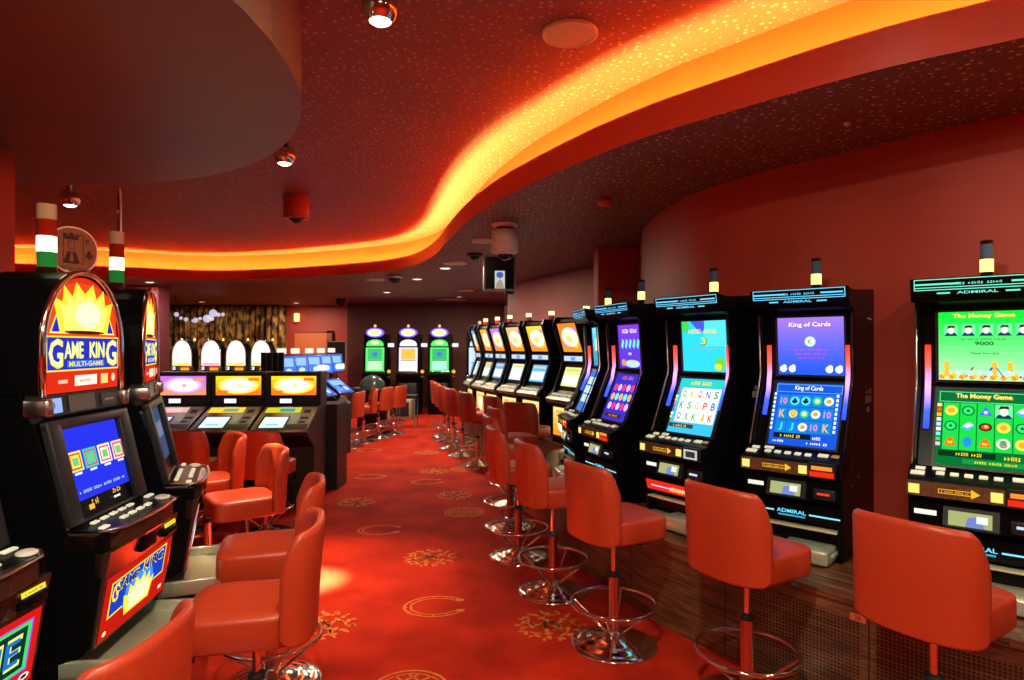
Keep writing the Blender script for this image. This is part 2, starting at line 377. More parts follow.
def art_purple(up, lo, w, hu, hl):
    up.grad(-w/2, 0, w, hu, (90, 60, 220), (130, 60, 230), 8); up.text('::::::::::::', 0, hu*.86, w*.66, hu*.1, WHT)
    for i in range(5): up.poly([(-w*.4+i*w*.16, hu*.5), (-w*.33+i*w*.16, hu*.44), (-w*.26+i*w*.16, hu*.62), (-w*.33+i*w*.16, hu*.68)], (120, 230, 240))
    up.text('...', 0, hu*.33, w*.2, hu*.06, WHT); up.disc(w*.05, hu*.1, w*.3, (190, 220, 255), hu*.09); up.disc(-.3*w, hu*.12, w*.1, (240, 150, 60), hu*.08)
    lo.rect(-w/2, 0, w, hl, (60, 50, 200)); lo.text('::::::::::::', 0, hl*.92, w*.5, hl*.08, (240, 110, 60))
    for c_ in range(5):
        for r_ in range(3): lo.disc(-w*.36+c_*w*.18, hl*(.3+.2*r_), w*.075, ((230, 190, 255), (250, 180, 90), (230, 60, 130), (120, 230, 250))[(c_*2+r_) % 4], hl*.08)
    lo.rect(-w*.4, hl*.06, w*.7, hl*.08, (60, 40, 50)); lo.text('.........', 0, hl*.1, w*.4, hl*.05, ORA)
def art_simple(cu, cl):
    def f(up, lo, w, hu, hl):
        up.grad(-w/2, 0, w, hu, cu, tuple(min(255, x+60) for x in cu), 6); up.disc(0, hu*.5, w*.3, (255, 250, 225), hu*.25); up.disc(-.1*w, hu*.3, w*.2, tuple(cu), hu*.1); up.disc(.2*w, hu*.75, w*.15, (255, 240, 120), hu*.1)
        lo.rect(-w/2, 0, w, hl, cl)
        for c_ in range(5):
            for r_ in range(3): lo.rect(-w*.44+c_*w*.18, hl*(.22+.22*r_), w*.15, hl*.18, (235, 245, 250) if (c_+r_) % 2 else (170, 215, 235))
    return f

# ------------------------------------------------------------------ tower lamps
def signal_lamp(parent, x, y, z, r=.024, h=.13, blue=True):
    t = MB(); t.cyl((x, y, z), (x, y, z+h*.22), r*.85, GOLD).cyl((x, y, z+h*.22), (x, y, z+h*.26), r*1.02, GOLD); o = t.build('signal_lamp', parent)
    MB().cyl((x, y, z+h*.26), (x, y, z+h*.56), r, em((255, 225, 120), 1.8)).build('lit_lens', o)
    m = mat('lens_navy', (.10, .14, .22), .12) if blue else mat('lens_red', (.5, .02, .01), .15)
    MB().cyl((x, y, z+h*.58), (x, y, z+h*.92), r*.95, m).build('dark_lens', o)
    MB().cyl((x, y, z+h*.92), (x, y, z+h), r, GOLD).build('cap', o)
    return o

# ------------------------------------------------------------------ tall machines on the plinth
def tall_machine(label, art, cx, cy, fx, fy, base=.46, group='tall slot machines on the plinth', variant=0, topc=(90, 215, 255), detail=True, name='slot_machine'):
    root = thing(name, label, 'slot machine', (cx, cy, base), face(fx, fy), group)
    W = .25; ZB = .043
    core = [(.09, ZB), (.09, .20), (.075, .28), (.06, .47), (.06, .55), (.13, .585), (.29, .955), (.305, .965), (.28, 1.325), (.19, 1.355), (.19, 1.43), (.70, 1.46), (.70, ZB)]
    side = [(.04, ZB), (.04, .20), (.05, .28), (.03, .46), (.03, .56), (.11, .62), (.245, .96), (.25, 1.0), (.225, 1.33), (.18, 1.36), (.18, 1.44), (.72, 1.475), (.72, ZB)]
    b = MB(); b.prism(core, -W+.02, W-.02, BLACK); b.prism(side, -W, -W+.022, BLACK); b.prism(side, W-.022, W, BLACK)
    b.build('cabinet', root, .004)
    # screens
    w = .352; sxo = .016
    fr = MB(); fr.box(-.235, 1.30, 0, .235, 1.32, .004, BLACKM)
    up = MB(); lo = MB()
    pl0 = Vector((sxo, .135, .60)); pl1 = Vector((sxo, .28, .935)); V = (pl1-pl0).normalized(); hl = (pl1-pl0).length
    pu0 = Vector((sxo, .298, .985)); pu1 = Vector((sxo, .276, 1.305)); Vu = (pu1-pu0).normalized(); hu = (pu1-pu0).length
    off = Vector((1, 0, 0)).cross(V)*.004; offu = Vector((1, 0, 0)).cross(Vu)*.004
    # screen bezels
    bz = MB()
    for (O, VV, h, of) in ((pl0, V, hl, off), (pu0, Vu, hu, offu)):
        N = Vector((1, 0, 0)).cross(VV)
        M = Matrix((( 1, VV.x, N.x, O.x), (0, VV.y, N.y, O.y), (0, VV.z, N.z, O.z), (0, 0, 0, 1)))
        for q in ((-w/2-.012, -.012, w/2+.012, 0), (-w/2-.012, h, w/2+.012, h+.012), (-w/2-.012, 0, -w/2, h), (w/2, 0, w/2+.012, h)):
            bz.box(q[0], q[1], -.002, q[2], q[3], .012, CHAR, M)
    bz.build('screen_bezel', root)
    cu_ = Canvas(up, pu0+offu, (1, 0, 0), Vu); cl_ = Canvas(lo, pl0+off, (1, 0, 0), V)
    art(cu_, cl_, w, hu, hl)
    up.build('upper_screen', root); lo.build('lower_screen', root)
    # neon tubes
    for sx in (-1, 1):
        MB().tube([((sx*.212+(.012 if sx < 0 else .004)), .185, .76), ((sx*.212+(.012 if sx < 0 else .004)), .245, .90), ((sx*.212+(.012 if sx < 0 else .004)), .262, 1.0), ((sx*.212+(.012 if sx < 0 else .004)), .255, 1.15)], .0125, NEON, 10).build('neon_tube', root)
        MB().tube([(sx*.244, .085, .60), (sx*.244, .232, .965), (sx*.244, .237, 1.0), (sx*.244, .215, 1.32)], .005, BRONZE if sx > 0 else STEEL, 8).build('edge_trim', root)
    # topper
    t = MB(); t.prism([(.13, 1.375), (.15, 1.35), (.20, 1.35), (.20, 1.44), (.115, 1.455)], -W-.005, W+.005, BLACK)
    c = Canvas(t, (0, .1285, 1.378), (1, 0, 0), (0, -.18, 1)); c.frame(-.24, .022, .48, .052, .004, topc); c.rect(-.235, .046, .17, .008, topc); c.rect(.12, .046, .11, .008, topc)
    c.text('..................', .0, .05, .20, .011, topc); c.rect(-.235, .033, .47, .004, topc)
    c.text('ADMIRAL', 0, .009, .15, .012, topc); c.rect(-.15, .005, .05, .007, topc); c.rect(.1, .005, .05, .007, topc)
    t.build('topper_sign', root)
    # button deck
    d = MB(); d.prism([(.0, .47), (-.012, .50), (-.008, .548), (.01, .556), (.155, .598), (.155, .47)], -W, W, BLACK)
    dk = d.build('button_deck', root, .004)
    sl = Vector((0, .145, .042)).normalized(); nn = Vector((1, 0, 0)).cross(sl)
    def onDeck(x, t, wx, wy, m, par, nm='push_button', h=.010):
        O = Vector((0, .01, .556))+sl*t
        M = Matrix(((1, sl.x, nn.x, x), (0, sl.y, nn.y, O.y), (0, sl.z, nn.z, O.z), (0, 0, 0, 1)))
        MB().rbox(-wx/2, -wy/2, 0, wx/2, wy/2, h, m, .003, 2, M).build(nm, par)
    if detail:
        onDeck(-.215, .035, .055, .032, WHITEB, dk)
        onDeck(-.215, .085, .05, .022, WHITEB, dk)
        for i in range(5): onDeck(-.13+i*.052, .05+.0*i, .032, .026, WHITEB, dk)
        onDeck(-.14, .095, .05, .02, WHITEB, dk); onDeck(.15, .06, .05, .03, WHITEB, dk); onDeck(.21, .06, .04, .03, mat('button_amber', (.7, .35, .05), .3), dk)
    # front strip
    s = MB(); s.box(-.25, -.020, .478, .105, -.008, .542, PANELB); c = Canvas(s, (0, -.0205, .478), (1, 0, 0), (0, 0, 1))
    yb = (240, 225, 110); c.rect(-.242, .010, .042, .042, yb); c.rect(.055, .010, .042, .042, yb)
    c.frame(-.13, .022, .12, .020, .003, (235, 180, 40)); c.poly([(-.012, .012), (-.012, .052), (.02, .032)], (235, 180, 40)); c.text('................', -.07, .032, .1, .008, (235, 180, 40))
    s.build('coin_strip', root)
    s = MB(); s.box(.108, -.026, .474, .235, -.008, .55, CHAR)
    c = Canvas(s, (.17, -.0265, .476), (1, 0, 0), (0, 0, 1))
    if variant == 1: c.rect(-.05, .008, .1, .055, (190, 190, 180)); c.rect(-.035, .018, .07, .035, (50, 50, 40))
    else: c.rect(-.058, .006, .116, .026, (225, 45, 20)); c.rect(-.05, .040, .1, .02, (250, 140, 50)); c.rect(-.058, .036, .116, .003, (120, 20, 10))
    s.build('banknote_slot', root)
    # middle belly
    s = MB(); s.box(-.24, .02, .345, .24, .08, .455, BLACK); c = Canvas(s, (0, .0195, .345), (1, 0, 0), (0, 0, 1))
    c.rect(-.225, .045, .085, .022, (240, 240, 220)); s.build('card_reader_panel', root)
    s = MB(); s.prism([(.0, .35), (-.012, .36), (.012, .44), (.03, .44), (.03, .35)], -.115, .085, CHAR); c = Canvas(s, (-.015, -.0125, .366), (1, 0, 0), (0, .29, 1)); c.rect(-.08, 0, .155, .062, (165, 170, 110)); c.poly([(-.02, 0), (.05, 0), (.03, .05), (-.01, .04)], (110, 130, 200)); c.rect(.02, .02, .04, .03, (230, 235, 230))
    s.build('small_display', root)
    s = MB(); s.rbox(.12, .0, .36, .225, .03, .415, CHAR, .006, 2); c = Canvas(s, (.17, -.0005, .385), (1, 0, 0), (0, 0, 1)); c.rect(-.03, 0, .06, .012, (190, 210, 255) if variant != 2 else (230, 60, 40)); s.build('ticket_slot', root)
    # lit strip
    s = MB(); s.prism([(.05, .22), (.025, .315), (.15, .33), (.15, .22)], -.245, .245, BLACK); c = Canvas(s, (0, .0455, .232), (1, 0, 0), (0, -.263, 1))
    if variant == 1: c.rect(-.24, .004, .48, .066, (225, 40, 20)); c.rect(-.2, .03, .4, .008, (230, 190, 255)); c.text('ADMIRAL', 0.02, .032, .14, .03, (255, 200, 90))
    else: c.rect(-.24, .03, .15, .009, (130, 225, 255)); c.rect(.09, .03, .15, .009, (130, 225, 255)); c.text('ADMIRAL', 0, .04, .15, .022, (110, 220, 255)); c.rect(-.07, .012, .14, .009, (60, 160, 200))
    s.build('lit_strip', root)
    # tray
    MB().box(-.225, .03, .19, .225, .09, .20, mat('lip_steel', (.8, .8, .5), .3, .2)).build('shelf_lip', root)
    s = MB(); s.rbox(-.225, -.02, .075, .225, .09, .10, TRAY, .01, 3); s.rbox(-.03, -.085, .048, .215, .09, .125, TRAY, .016, 3); s.build('payout_tray', root)
    # labels on the near side
    s = MB(); c = Canvas(s, (W+.001, .34, .88), (0, 1, 0), (0, 0, 1))
    c.rect(.10, -.05, .13, .04, mat('paper_label', (.5, .47, .3), .6)); c.rect(.13, -.1, .06, .03, mat('paper_label2', (.6, .58, .45), .6)); c.rect(.12, .0, .04, .02, mat('paper_label', (.5, .47, .3), .6)); c.rect(.18, .0, .04, .03, mat('paper_label', (.5, .47, .3), .6))
    s.build('service_sticker', root)
    for z, y in ((.42, .18), (.45, .30), (.28, .22), (1.30, .5), (1.30, .55)): MB().cyl((W, y, z), (W+.006, y, z), .006, CHROME, 8).build('lock', root)
    signal_lamp(root, .02, .37, 1.44, .027, .20)
    return root

def far_machine(label, cu, cl, cx, cy, fx, fy, base=.46):
    root = thing('video_slot_machine', label, 'slot machine', (cx, cy, base), face(fx, fy), 'orange screen machines along the mauve wall')
    W = .27
    side = [(.06, .043), (.06, .46), (.0, .50), (-.01, .56), (.08, .64), (.19, .96), (.18, 1.05), (.06, 1.42), (.09, 1.49), (.37, 1.49), (.42, 1.40), (.42, .043)]
    core = [(.09, .043), (.09, .5), (.03, .53), (.03, .56), (.11, .64), (.22, .96), (.21, 1.06), (.10, 1.42), (.11, 1.46), (.36, 1.47), (.40, 1.4), (.40, .043)]
    b = MB(); b.prism(core, -W+.03, W-.03, BLACK); b.prism(side, -W, -W+.035, BLACK); b.prism(side, W-.035, W, BLACK); b.build('cabinet', root, .006)
    w = .44
    for nm, p0, p1, col in (('upper_screen', (0, .198, 1.085), (0, .10, 1.41), cu), ('lower_screen', (0, .123, .69), (0, .20, .905), cl)):
        p0 = Vector(p0); p1 = Vector(p1); V = (p1-p0).normalized(); N = Vector((1, 0, 0)).cross(V); h = (p1-p0).length
        s = MB(); c = Canvas(s, p0+N*.004, (1, 0, 0), V)
        if nm[0] == 'u':
            c.grad(-w/2, 0, w, h, (255, 150, 40), col, 8); c.disc(-.25*w, h*.3, w*.12, (240, 120, 190), h*.15); c.disc(.25*w, h*.75, w*.13, (160, 130, 230), h*.1); c.disc(.2*w, h*.25, w*.15, (255, 200, 60), h*.12); c.disc(0, h*.52, w*.40, (255, 250, 215), h*.34, 20); c.disc(-.05*w, h*.45, w*.15, (255, 215, 120), h*.12)
        else:
            c.rect(-w*.4, 0, w*.8, h, col); c.rect(-w*.35, h*.1, w*.7, h*.5, (245, 250, 250)); c.rect(-w*.35, h*.8, w*.7, h*.1, (250, 200, 90))
        s.build(nm, root)
    s = MB(); s.box(-.22, .185, .965, .22, .21, 1.05, CHAR); c = Canvas(s, (0, .1845, .97), (1, 0, 0), (0, 0, 1)); c.rect(-.2, .01, .4, .055, (190, 215, 240)); c.rect(-.05, .015, .1, .04, (120, 150, 210)); s.build('middle_strip', root)
    s = MB(); s.prism([(-.015, .50), (-.03, .54), (.0, .575), (.11, .63), (.11, .5)], -W, W, mat('deck_grey', (.2, .18, .16), .35, .3)); d = s.build('button_deck', root, .005)
    for i in range(5): MB().rbox(-.2+i*.09, .02, .58, -.15+i*.09, .06, .61, WHITEB, .004, 2).build('push_button', d)
    s = MB(); s.box(-.23, .045, .10, .23, .08, .47, CHAR); c = Canvas(s, (0, .0445, .10), (1, 0, 0), (0, 0, 1)); c.grad(-.21, .03, .42, .32, (255, 150, 30), (255, 225, 130), 5); c.disc(0, .18, .11, (255, 250, 220)); c.text('.......', 0, .3, .3, .04, (190, 50, 20)); s.build('belly_panel', root)
    for sx in (-1, 1): MB().tube([(sx*.25, -.01, .57), (sx*.25, .07, .65), (sx*.25, .178, .96), (sx*.25, .17, 1.05), (sx*.25, .05, 1.42)], .004, CHAR, 8).build('edge_trim', root)
    t = MB(); t.cyl((.13, .28, 1.49), (.13, .28, 1.55), .035, mat('lens_red', (.5, .02, .01), .15)); o = t.build('signal_lamp', root)
    MB().cyl((.13, .28, 1.55), (.13, .28, 1.60), .038, em((255, 230, 170), 1.6)).build('lit_lens', o)
    return root

# ------------------------------------------------------------------ round-top machines
def crown(c, x, y, w, h, m):
    pts = [(x-w*.40, y), (x+w*.40, y)]
    sp = [(.5, .66), (.36, .58), (.33, .9), (.2, .70), (.14, 1.0), (0, .78)]
    r = [(x+w*a, y+h*b) for a, b in sp]; l = [(2*x-a, b) for a, b in r[::-1]][1:]
    c.poly(pts+r+l, m)
def arch_pts(w, z0, z1, n=18, k=2.0):
    pts = [(-w, z0)]
    zs = z0+(z1-z0)*.38
    for i in range(n+1):
        a = PI-PI*i/n; pts.append((w*math.copysign(abs(cos(a))**(1/1.05), cos(a)), zs+(z1-zs)*sin(a)**1.0))
    pts.append((w, z0)); return pts
def round_machine(label, cx, cy, fx, fy, art=0, scale=1., group='round-topped machines', detail=True):
    root = thing('round_top_slot_machine', label, 'slot machine', (cx, cy, 0), face(fx, fy), group); root.scale = (scale,)*3
    W = .24
    low = [(.16, 0), (.16, .30), (.05, .35), (.02, .60), (.0, .78), (.0, .86), (.13, .87), (.25, 1.28), (.30, 1.42), (.50, 1.42), (.50, 0)]
    b = MB(); b.prism(low, -W, W, BLACK); b.build('lower_cabinet', root, .006)
    b = MB(); ap = arch_pts(W, 1.40, 1.93); n = len(ap)
    y0, y1 = .24, .50
    b.add([(x, y0, z) for x, z in ap]+[(x, y1, z) for x, z in ap], [tuple(range(n)), tuple(range(n, 2*n))[::-1]]+[(i, n+i, n+(i+1) % n, (i+1) % n) for i in range(n)], BLACK)
    b.build('arched_cabinet', root)
    # lit arch
    RIM = mat('arch_rim', (.75, .7, .68), .12, 1)
    MB().tube([(x*.96, y0-.012, z-.004) for x, z in arch_pts(W, 1.40, 1.93, 24)], .013, RIM, 10).build('arch_rim', root)
    a = MB(); a.add([(x, y0-.006, z) for x, z in arch_pts(W*.9, 1.405, 1.905, 24)], [tuple(range(27))], em((215, 45, 20)) if art == 0 else em((255, 250, 225), 1.15))
    c = Canvas(a, (0, y0-.0065, 1.40), (1, 0, 0), (0, 0, 1))
    if art == 0:
        c.poly([(x*.84, z-1.40) for x, z in arch_pts(W, 1.645, 1.88, 20)], (235, 70, 25))
        c.poly([(-.19, .255), (-.09, .255), (-.15, .35)], (250, 235, 120)); c.poly([(-.18, .262), (-.105, .262), (-.15, .335)], (40, 40, 190))
        c.poly([(.19, .255), (.09, .255), (.15, .35)], (250, 235, 120)); c.poly([(.18, .262), (.105, .262), (.15, .335)], (40, 40, 190))
        crown(c, 0, .262, .35, .22, (255, 225, 60)); crown(c, 0, .27, .28, .17, (255, 245, 120)); c.disc(.02, .34, .075, (255, 252, 200), .06); c.disc(0, .262, .12, (60, 30, 20), .008)
        c.rect(-.212, .095, .424, .15, (255, 215, 60)); c.rect(-.206, .102, .412, .136, (40, 50, 180))
        for col, dx in (((255, 225, 60), .0), ((15, 70, 150), .0)):
            g = 1 if dx == 0 and col[0] == 255 else .86
            (c.text('G', -.163, .170, .075, .125, col) if g == 1 else c.text('G', -.166, .172, .066, .112, (250, 245, 170))); c.text('AME', -.068, .185, .105, .075*g, col if g == 1 else (235, 250, 160)); c.text('KIN', .067, .185, .092, .075*g, col if g == 1 else (235, 250, 160)); (c.text('G', .160, .170, .075, .125, col) if g == 1 else c.text('G', .157, .172, .066, .112, (250, 245, 170)))
        c.rect(-.11, .110, .22, .030, (40, 110, 220)); c.text('MULTI-GAME', 0, .125, .2, .022, YEL)
        c.rect(-.07, .03, .13, .045, (250, 240, 220)); c.rect(.085, .03, .045, .045, (255, 210, 120)); c.rect(-.16, .045, .05, .015, (255, 190, 150)); c.disc(.165, .055, .012, (255, 200, 180), .02); c.text('......', -.005, .052, .08, .014, (210, 80, 60))
    else:
        c.disc(0, .25, .17, (255, 255, 255), .18); c.rect(-.2, .01, .4, .05, (255, 225, 90) if art == 1 else (235, 170, 190))
    a.build('arch_sign', root)
    # belt between arch and screen
    s = MB(); s.prism([(.24, 1.285), (.215, 1.31), (.225, 1.40), (.28, 1.41), (.28, 1.285)], -W, W, CHAR); c = Canvas(s, (0, .214, 1.312), (1, 0, 0), (0, .1, 1))
    c.rect(-.235, .01, .09, .065, (150, 175, 230) if art == 0 else (240, 240, 210)); c.disc(-.2, .045, .02, (90, 90, 190)); c.rect(-.11, .005, .15, .075, mat('grey_plate', (.12, .12, .12), .35)); c.rect(.08, .01, .1, .06, mat('grey_plate2', (.05, .05, .05), .25)); c.rect(.1, .035, .06, .01, STEEL)
    if art: c.rect(-.02, .0, .2, .08, (250, 160, 40)); c.rect(-.02, .05, .2, .03, (225, 60, 30))
    s.build('belt_panel', root)
    MB().rbox(-W-.006, .195, 1.31, -W+.03, .29, 1.39, STEEL, .012, 2).build('chrome_corner', root); MB().rbox(W-.03, .195, 1.31, W+.006, .29, 1.39, STEEL, .012, 2).build('chrome_corner', root)
    # screen
    p0 = Vector((0, .145, .892)); p1 = Vector((0, .235, 1.275)); V = (p1-p0).normalized(); N = Vector((1, 0, 0)).cross(V); h = (p1-p0).length
    M = Matrix(((1, V.x, N.x, p0.x), (0, V.y, N.y, p0.y), (0, V.z, N.z, p0.z), (0, 0, 0, 1)))
    s = MB(); s.rbox(-W, 0, 0, -.172, h, .035, CHAR, .01, 3, M); s.rbox(.172, 0, 0, W, h, .035, CHAR, .01, 3, M); s.rbox(-W, h-.03, 0, W, h+.012, .035, CHAR, .01, 3, M); s.rbox(-W, -.01, 0, W, .015, .02, CHAR, .01, 3, M); s.build('screen_bezel', root)
    s = MB(); c = Canvas(s, p0+N*.006, (1, 0, 0), V); sc = (40, 50, 225) if art == 0 else (225, 240, 240)
    c.rect(-.16, .016, .335, h-.045, sc)
    if art == 0:
        for i, (q, r_) in enumerate((((250, 220, 90), 0), ((60, 200, 190), 1), ((245, 240, 220), 0), ((240, 210, 190), 0))):
            x = -.112+i*.084; c.rect(x-.038, .195, .076, .078, q); c.frame(x-.03, .203, .06, .062, .006, (215, 60, 50)); c.rect(x-.016, .218, .032, .03, (110, 200, 120)); c.rect(x-.02, .182, .04, .009, (225, 240, 250))
        c.text('............................', 0, .115, .28, .012, (180, 220, 255)); c.text('....', -.07, .065, .04, .025, (240, 200, 80)); c.text('.....', .06, .075, .07, .02, (250, 170, 90)); c.rect(-.11, .04, .03, .02, (240, 180, 60)); c.rect(.04, .045, .04, .008, WHT)
    s.build('game_screen', root)
    # deck
    fp = [(-W, .03), (-.18, -.03), (-.06, -.045), (.06, -.045), (.18, -.03), (W, .03), (W, .15), (-W, .15)]
    s = MB(); s.prismz(fp, .80, .872, BRONZE)
    d = s.build('button_deck', root, .008)
    s = MB(); s.tube([(x, y-.006, .876) for x, y in fp[:6]], .007, STEEL, 8).build('deck_trim', d)
    s = MB(); s.prism([(-.03, .870), (.15, .870), (.15, .892)], -W+.004, W-.004, BLACK); s.build('deck_slope', d)
    q = Vector((0, .16, .022)).normalized(); nn = Vector((1, 0, 0)).cross(q)
    def bt(x, t, wx, wy, m, rd=False):
        O = Vector((0, -.03, .871))+q*t; M = Matrix(((1, q.x, nn.x, x), (0, q.y, nn.y, O.y), (0, q.z, nn.z, O.z), (0, 0, 0, 1)))
        s = MB()
        if rd: s.lathe([(wx*.6, 0), (wx*.6, .008), (wx*.45, .014), (1e-4, .014)], m, 16, M)
        else: s.rbox(-wx/2, -wy/2, 0, wx/2, wy/2, .014, m, .004, 2, M)
        s.build('push_button', d)
    for i in range(5): bt(-.16+i*.055, .12, .034, .02, WHITEB)
    for i in range(4): bt(-.08+i*.055, .06, .034, .022, WHITEB)
    bt(-.2, .06, .04, .024, WHITEB); bt(.2, .06, .05, .05, WHITEP, True); bt(.2, .12, .05, .022, WHITEB)
    # upper belly
    s = MB(); s.prism([(-.02, .80), (.0, .665), (.04, .665), (.04, .80)], -W, W, BRONZE); s.rbox(-.05, -.026, .69, .06, 0, .775, BLACK, .01, 2)
    s.rbox(.12, -.03, .69, .22, 0, .74, BLACK, .01, 2); c = Canvas(s, (.17, -.021, .745), (1, 0, 0), (0, .1, 1)); c.rect(-.045, 0, .09, .026, (235, 215, 40)); c.text('..........', 0, .013, .065, .009, (60, 50, 10)); s.build('bill_acceptor_panel', root, .003)
    s = MB(); s.prism([(.0, .665), (.045, .34), (.08, .34), (.06, .665)], -W+.002, W-.002, BRONZE); c = Canvas(s, (0, .0425, .345), (1, 0, 0), (0, -.137, 1))
    if art == 0:
        c.rect(-.225, .01, .45, .30, (190, 25, 15)); c.poly([(-.19, .27), (-.19, .1), (.19, .13), (.19, .29)], YEL); c.poly([(-.183, .262), (-.183, .11), (.183, .138), (.183, .282)], (30, 60, 180))
        c.poly([(-.1, .1), (-.09, .2), (0, .24), (.09, .21), (.12, .13)], (60, 140, 230)); c.text('GAME', -.09, .235, .15, .055, (250, 225, 80)); c.text('KING', .09, .245, .15, .055, (250, 225, 80)); c.text('GAME', -.09, .235, .142, .042, (20, 40, 110)); c.text('KING', .09, .245, .142, .042, (20, 40, 110))
        c.text('G', -.165, .215, .04, .09, YEL); crown(c, 0, .06, .21, .16, (255, 225, 60)); crown(c, .005, .075, .16, .12, (255, 250, 190)); c.disc(-.2, .045, .012, (240, 220, 160)); c.rect(.16, .05, .025, .02, (230, 220, 180))
    elif art == 2 or art == 3: pass
    if art: c.rect(-.22, .02, .44, .28, (120, 20, 15)); c.disc(0, .16, .1, (200, 120, 40))
    if art == 9: pass
    s.build('belly_panel', root)
    # tray and foot
    s = MB(); s.rbox(-W, -.10, .25, W, .17, .275, TRAY, .01, 3); s.rbox(-W, -.11, .25, -W+.02, .17, .31, TRAY, .006, 2); s.rbox(W-.02, -.11, .25, W, .17, .31, TRAY, .006, 2); s.rbox(-W, -.115, .25, W, -.095, .315, TRAY, .006, 2); s.build('coin_tray', root)
    MB().box(-W+.01, .0, 0, W-.01, .2, .25, BLACKM).build('pedestal', root)
    return root

KN = [(0, 0), (.25, .35), (.34, .465), (.665, .735), (.80, .83), (.872, .905), (.92, .938), (1.28, 1.31), (1.40, 1.415), (1.93, 1.91), (3, 3)]
def reshape(root, kx=1.25):
    def zz(z):
        for (a, b), (c, d) in zip(KN, KN[1:]):
            if z <= c: return b+(z-a)/(c-a)*(d-b)
        return z
    todo = kids(root)
    while todo:
        o = todo.pop(); todo += kids(o)
        for v in o.data.vertices: v.co.x *= kx; v.co.z = zz(v.co.z)
def candle(root, x, y, z, r=.036, h=.30):
    o = MB().cyl((x, y, z), (x, y, z+h*.13), r*1.05, GOLD, 20).build('candle_lamp', root)
    MB().cyl((x, y, z+h*.13), (x, y, z+h*.34), r, mat('lens_green', (.02, .22, .04), .12, 0, Emission_Color=(.02, .3, .05, 1), Emission_Strength=.25), 20).build('green_lens', o)
    MB().cyl((x, y, z+h*.34), (x, y, z+h*.56), r, em((255, 245, 190), 1.9), 20).build('lit_lens', o)
    MB().cyl((x, y, z+h*.56), (x, y, z+h*.79), r, mat('lens_red', (.5, .02, .01), .15), 20).build('red_lens', o)
    MB().cyl((x, y, z+h*.79), (x, y, z+h), r, mat('lens_clear', (.75, .42, .25), .1, 0), 20).build('clear_lens', o)
    return o
def card_sign(root, x, y, z, w, h, rot, st_=.05):
    ETCH = mat('etched_acrylic', (.38, .13, .07), .12, .2)
    LINE = mat('etched_line', (.05, .015, .01), .4); EDGE = mat('acrylic_edge', (.9, .6, .4), .1)
    M = Matrix.Translation((x, y, z)) @ Matrix.Rotation(rot, 4, 'Z')
    n = 28; sh = lambda a: (w/2*math.copysign(abs(cos(a))**.9, cos(a)), h/2*math.copysign(abs(sin(a))**.9, sin(a)))
    pr = [sh(2*PI*i/n) for i in range(n)]
    s = MB(); s.add([(a, -.004, b) for a, b in pr]+[(a, .004, b) for a, b in pr], [tuple(range(n)), tuple(range(n, 2*n))[::-1]]+[(i, n+i, n+(i+1) % n, (i+1) % n) for i in range(n)], ETCH, False, M)
    s2 = MB(); s2.tube([tuple(M @ Vector((a, 0, b))) for a, b in pr], .005, EDGE, 8, True)
    o = s.build('card_sign', root); s2.build('sign_edge', o)
    O = M @ Vector((0, -.0045, 0)); U = (M.to_3x3() @ Vector((1, 0, 0)))
    s = MB(); c = Canvas(s, O, U, (0, 0, 1))
    c.frame(-w*.06-.035, -.06, .09, .13, .003, LINE); cx = -.012
    c.poly([(cx-.03, .045), (cx+.03, .045), (cx+.035, .075), (cx+.015, .06), (cx, .08), (cx-.015, .06), (cx-.035, .075)], LINE)
    c.disc(cx, .02, .02, ETCH, .026); c.frame(cx-.014, .004, .028, .034, .003, LINE); c.poly([(cx-.035, -.055), (cx+.035, -.055), (cx+.018, -.01), (cx-.018, -.01)], LINE); c.poly([(cx-.01, -.05), (cx+.01, -.05), (cx, .0)], ETCH)
    clover(c, .065, -.015, .02, LINE); c.text('K', -w*.34, .03, .02, .03, LINE); c.text('K', .06, .045, .02, .02, LINE)
    for i in range(6): c.rect(-.10+.036*i, -.085+.004*(i % 2), .02, .003, LINE)
    s.build('etching', o)
    st = MB(); st.cyl(tuple(M @ Vector((-.03, 0, -h/2-st_))), tuple(M @ Vector((-.03, 0, -h/2+.01))), .006, EDGE, 8).cyl(tuple(M @ Vector((.03, 0, -h/2-st_))), tuple(M @ Vector((.03, 0, -h/2+.01))), .006, EDGE, 8); st.build('sign_stand', o)

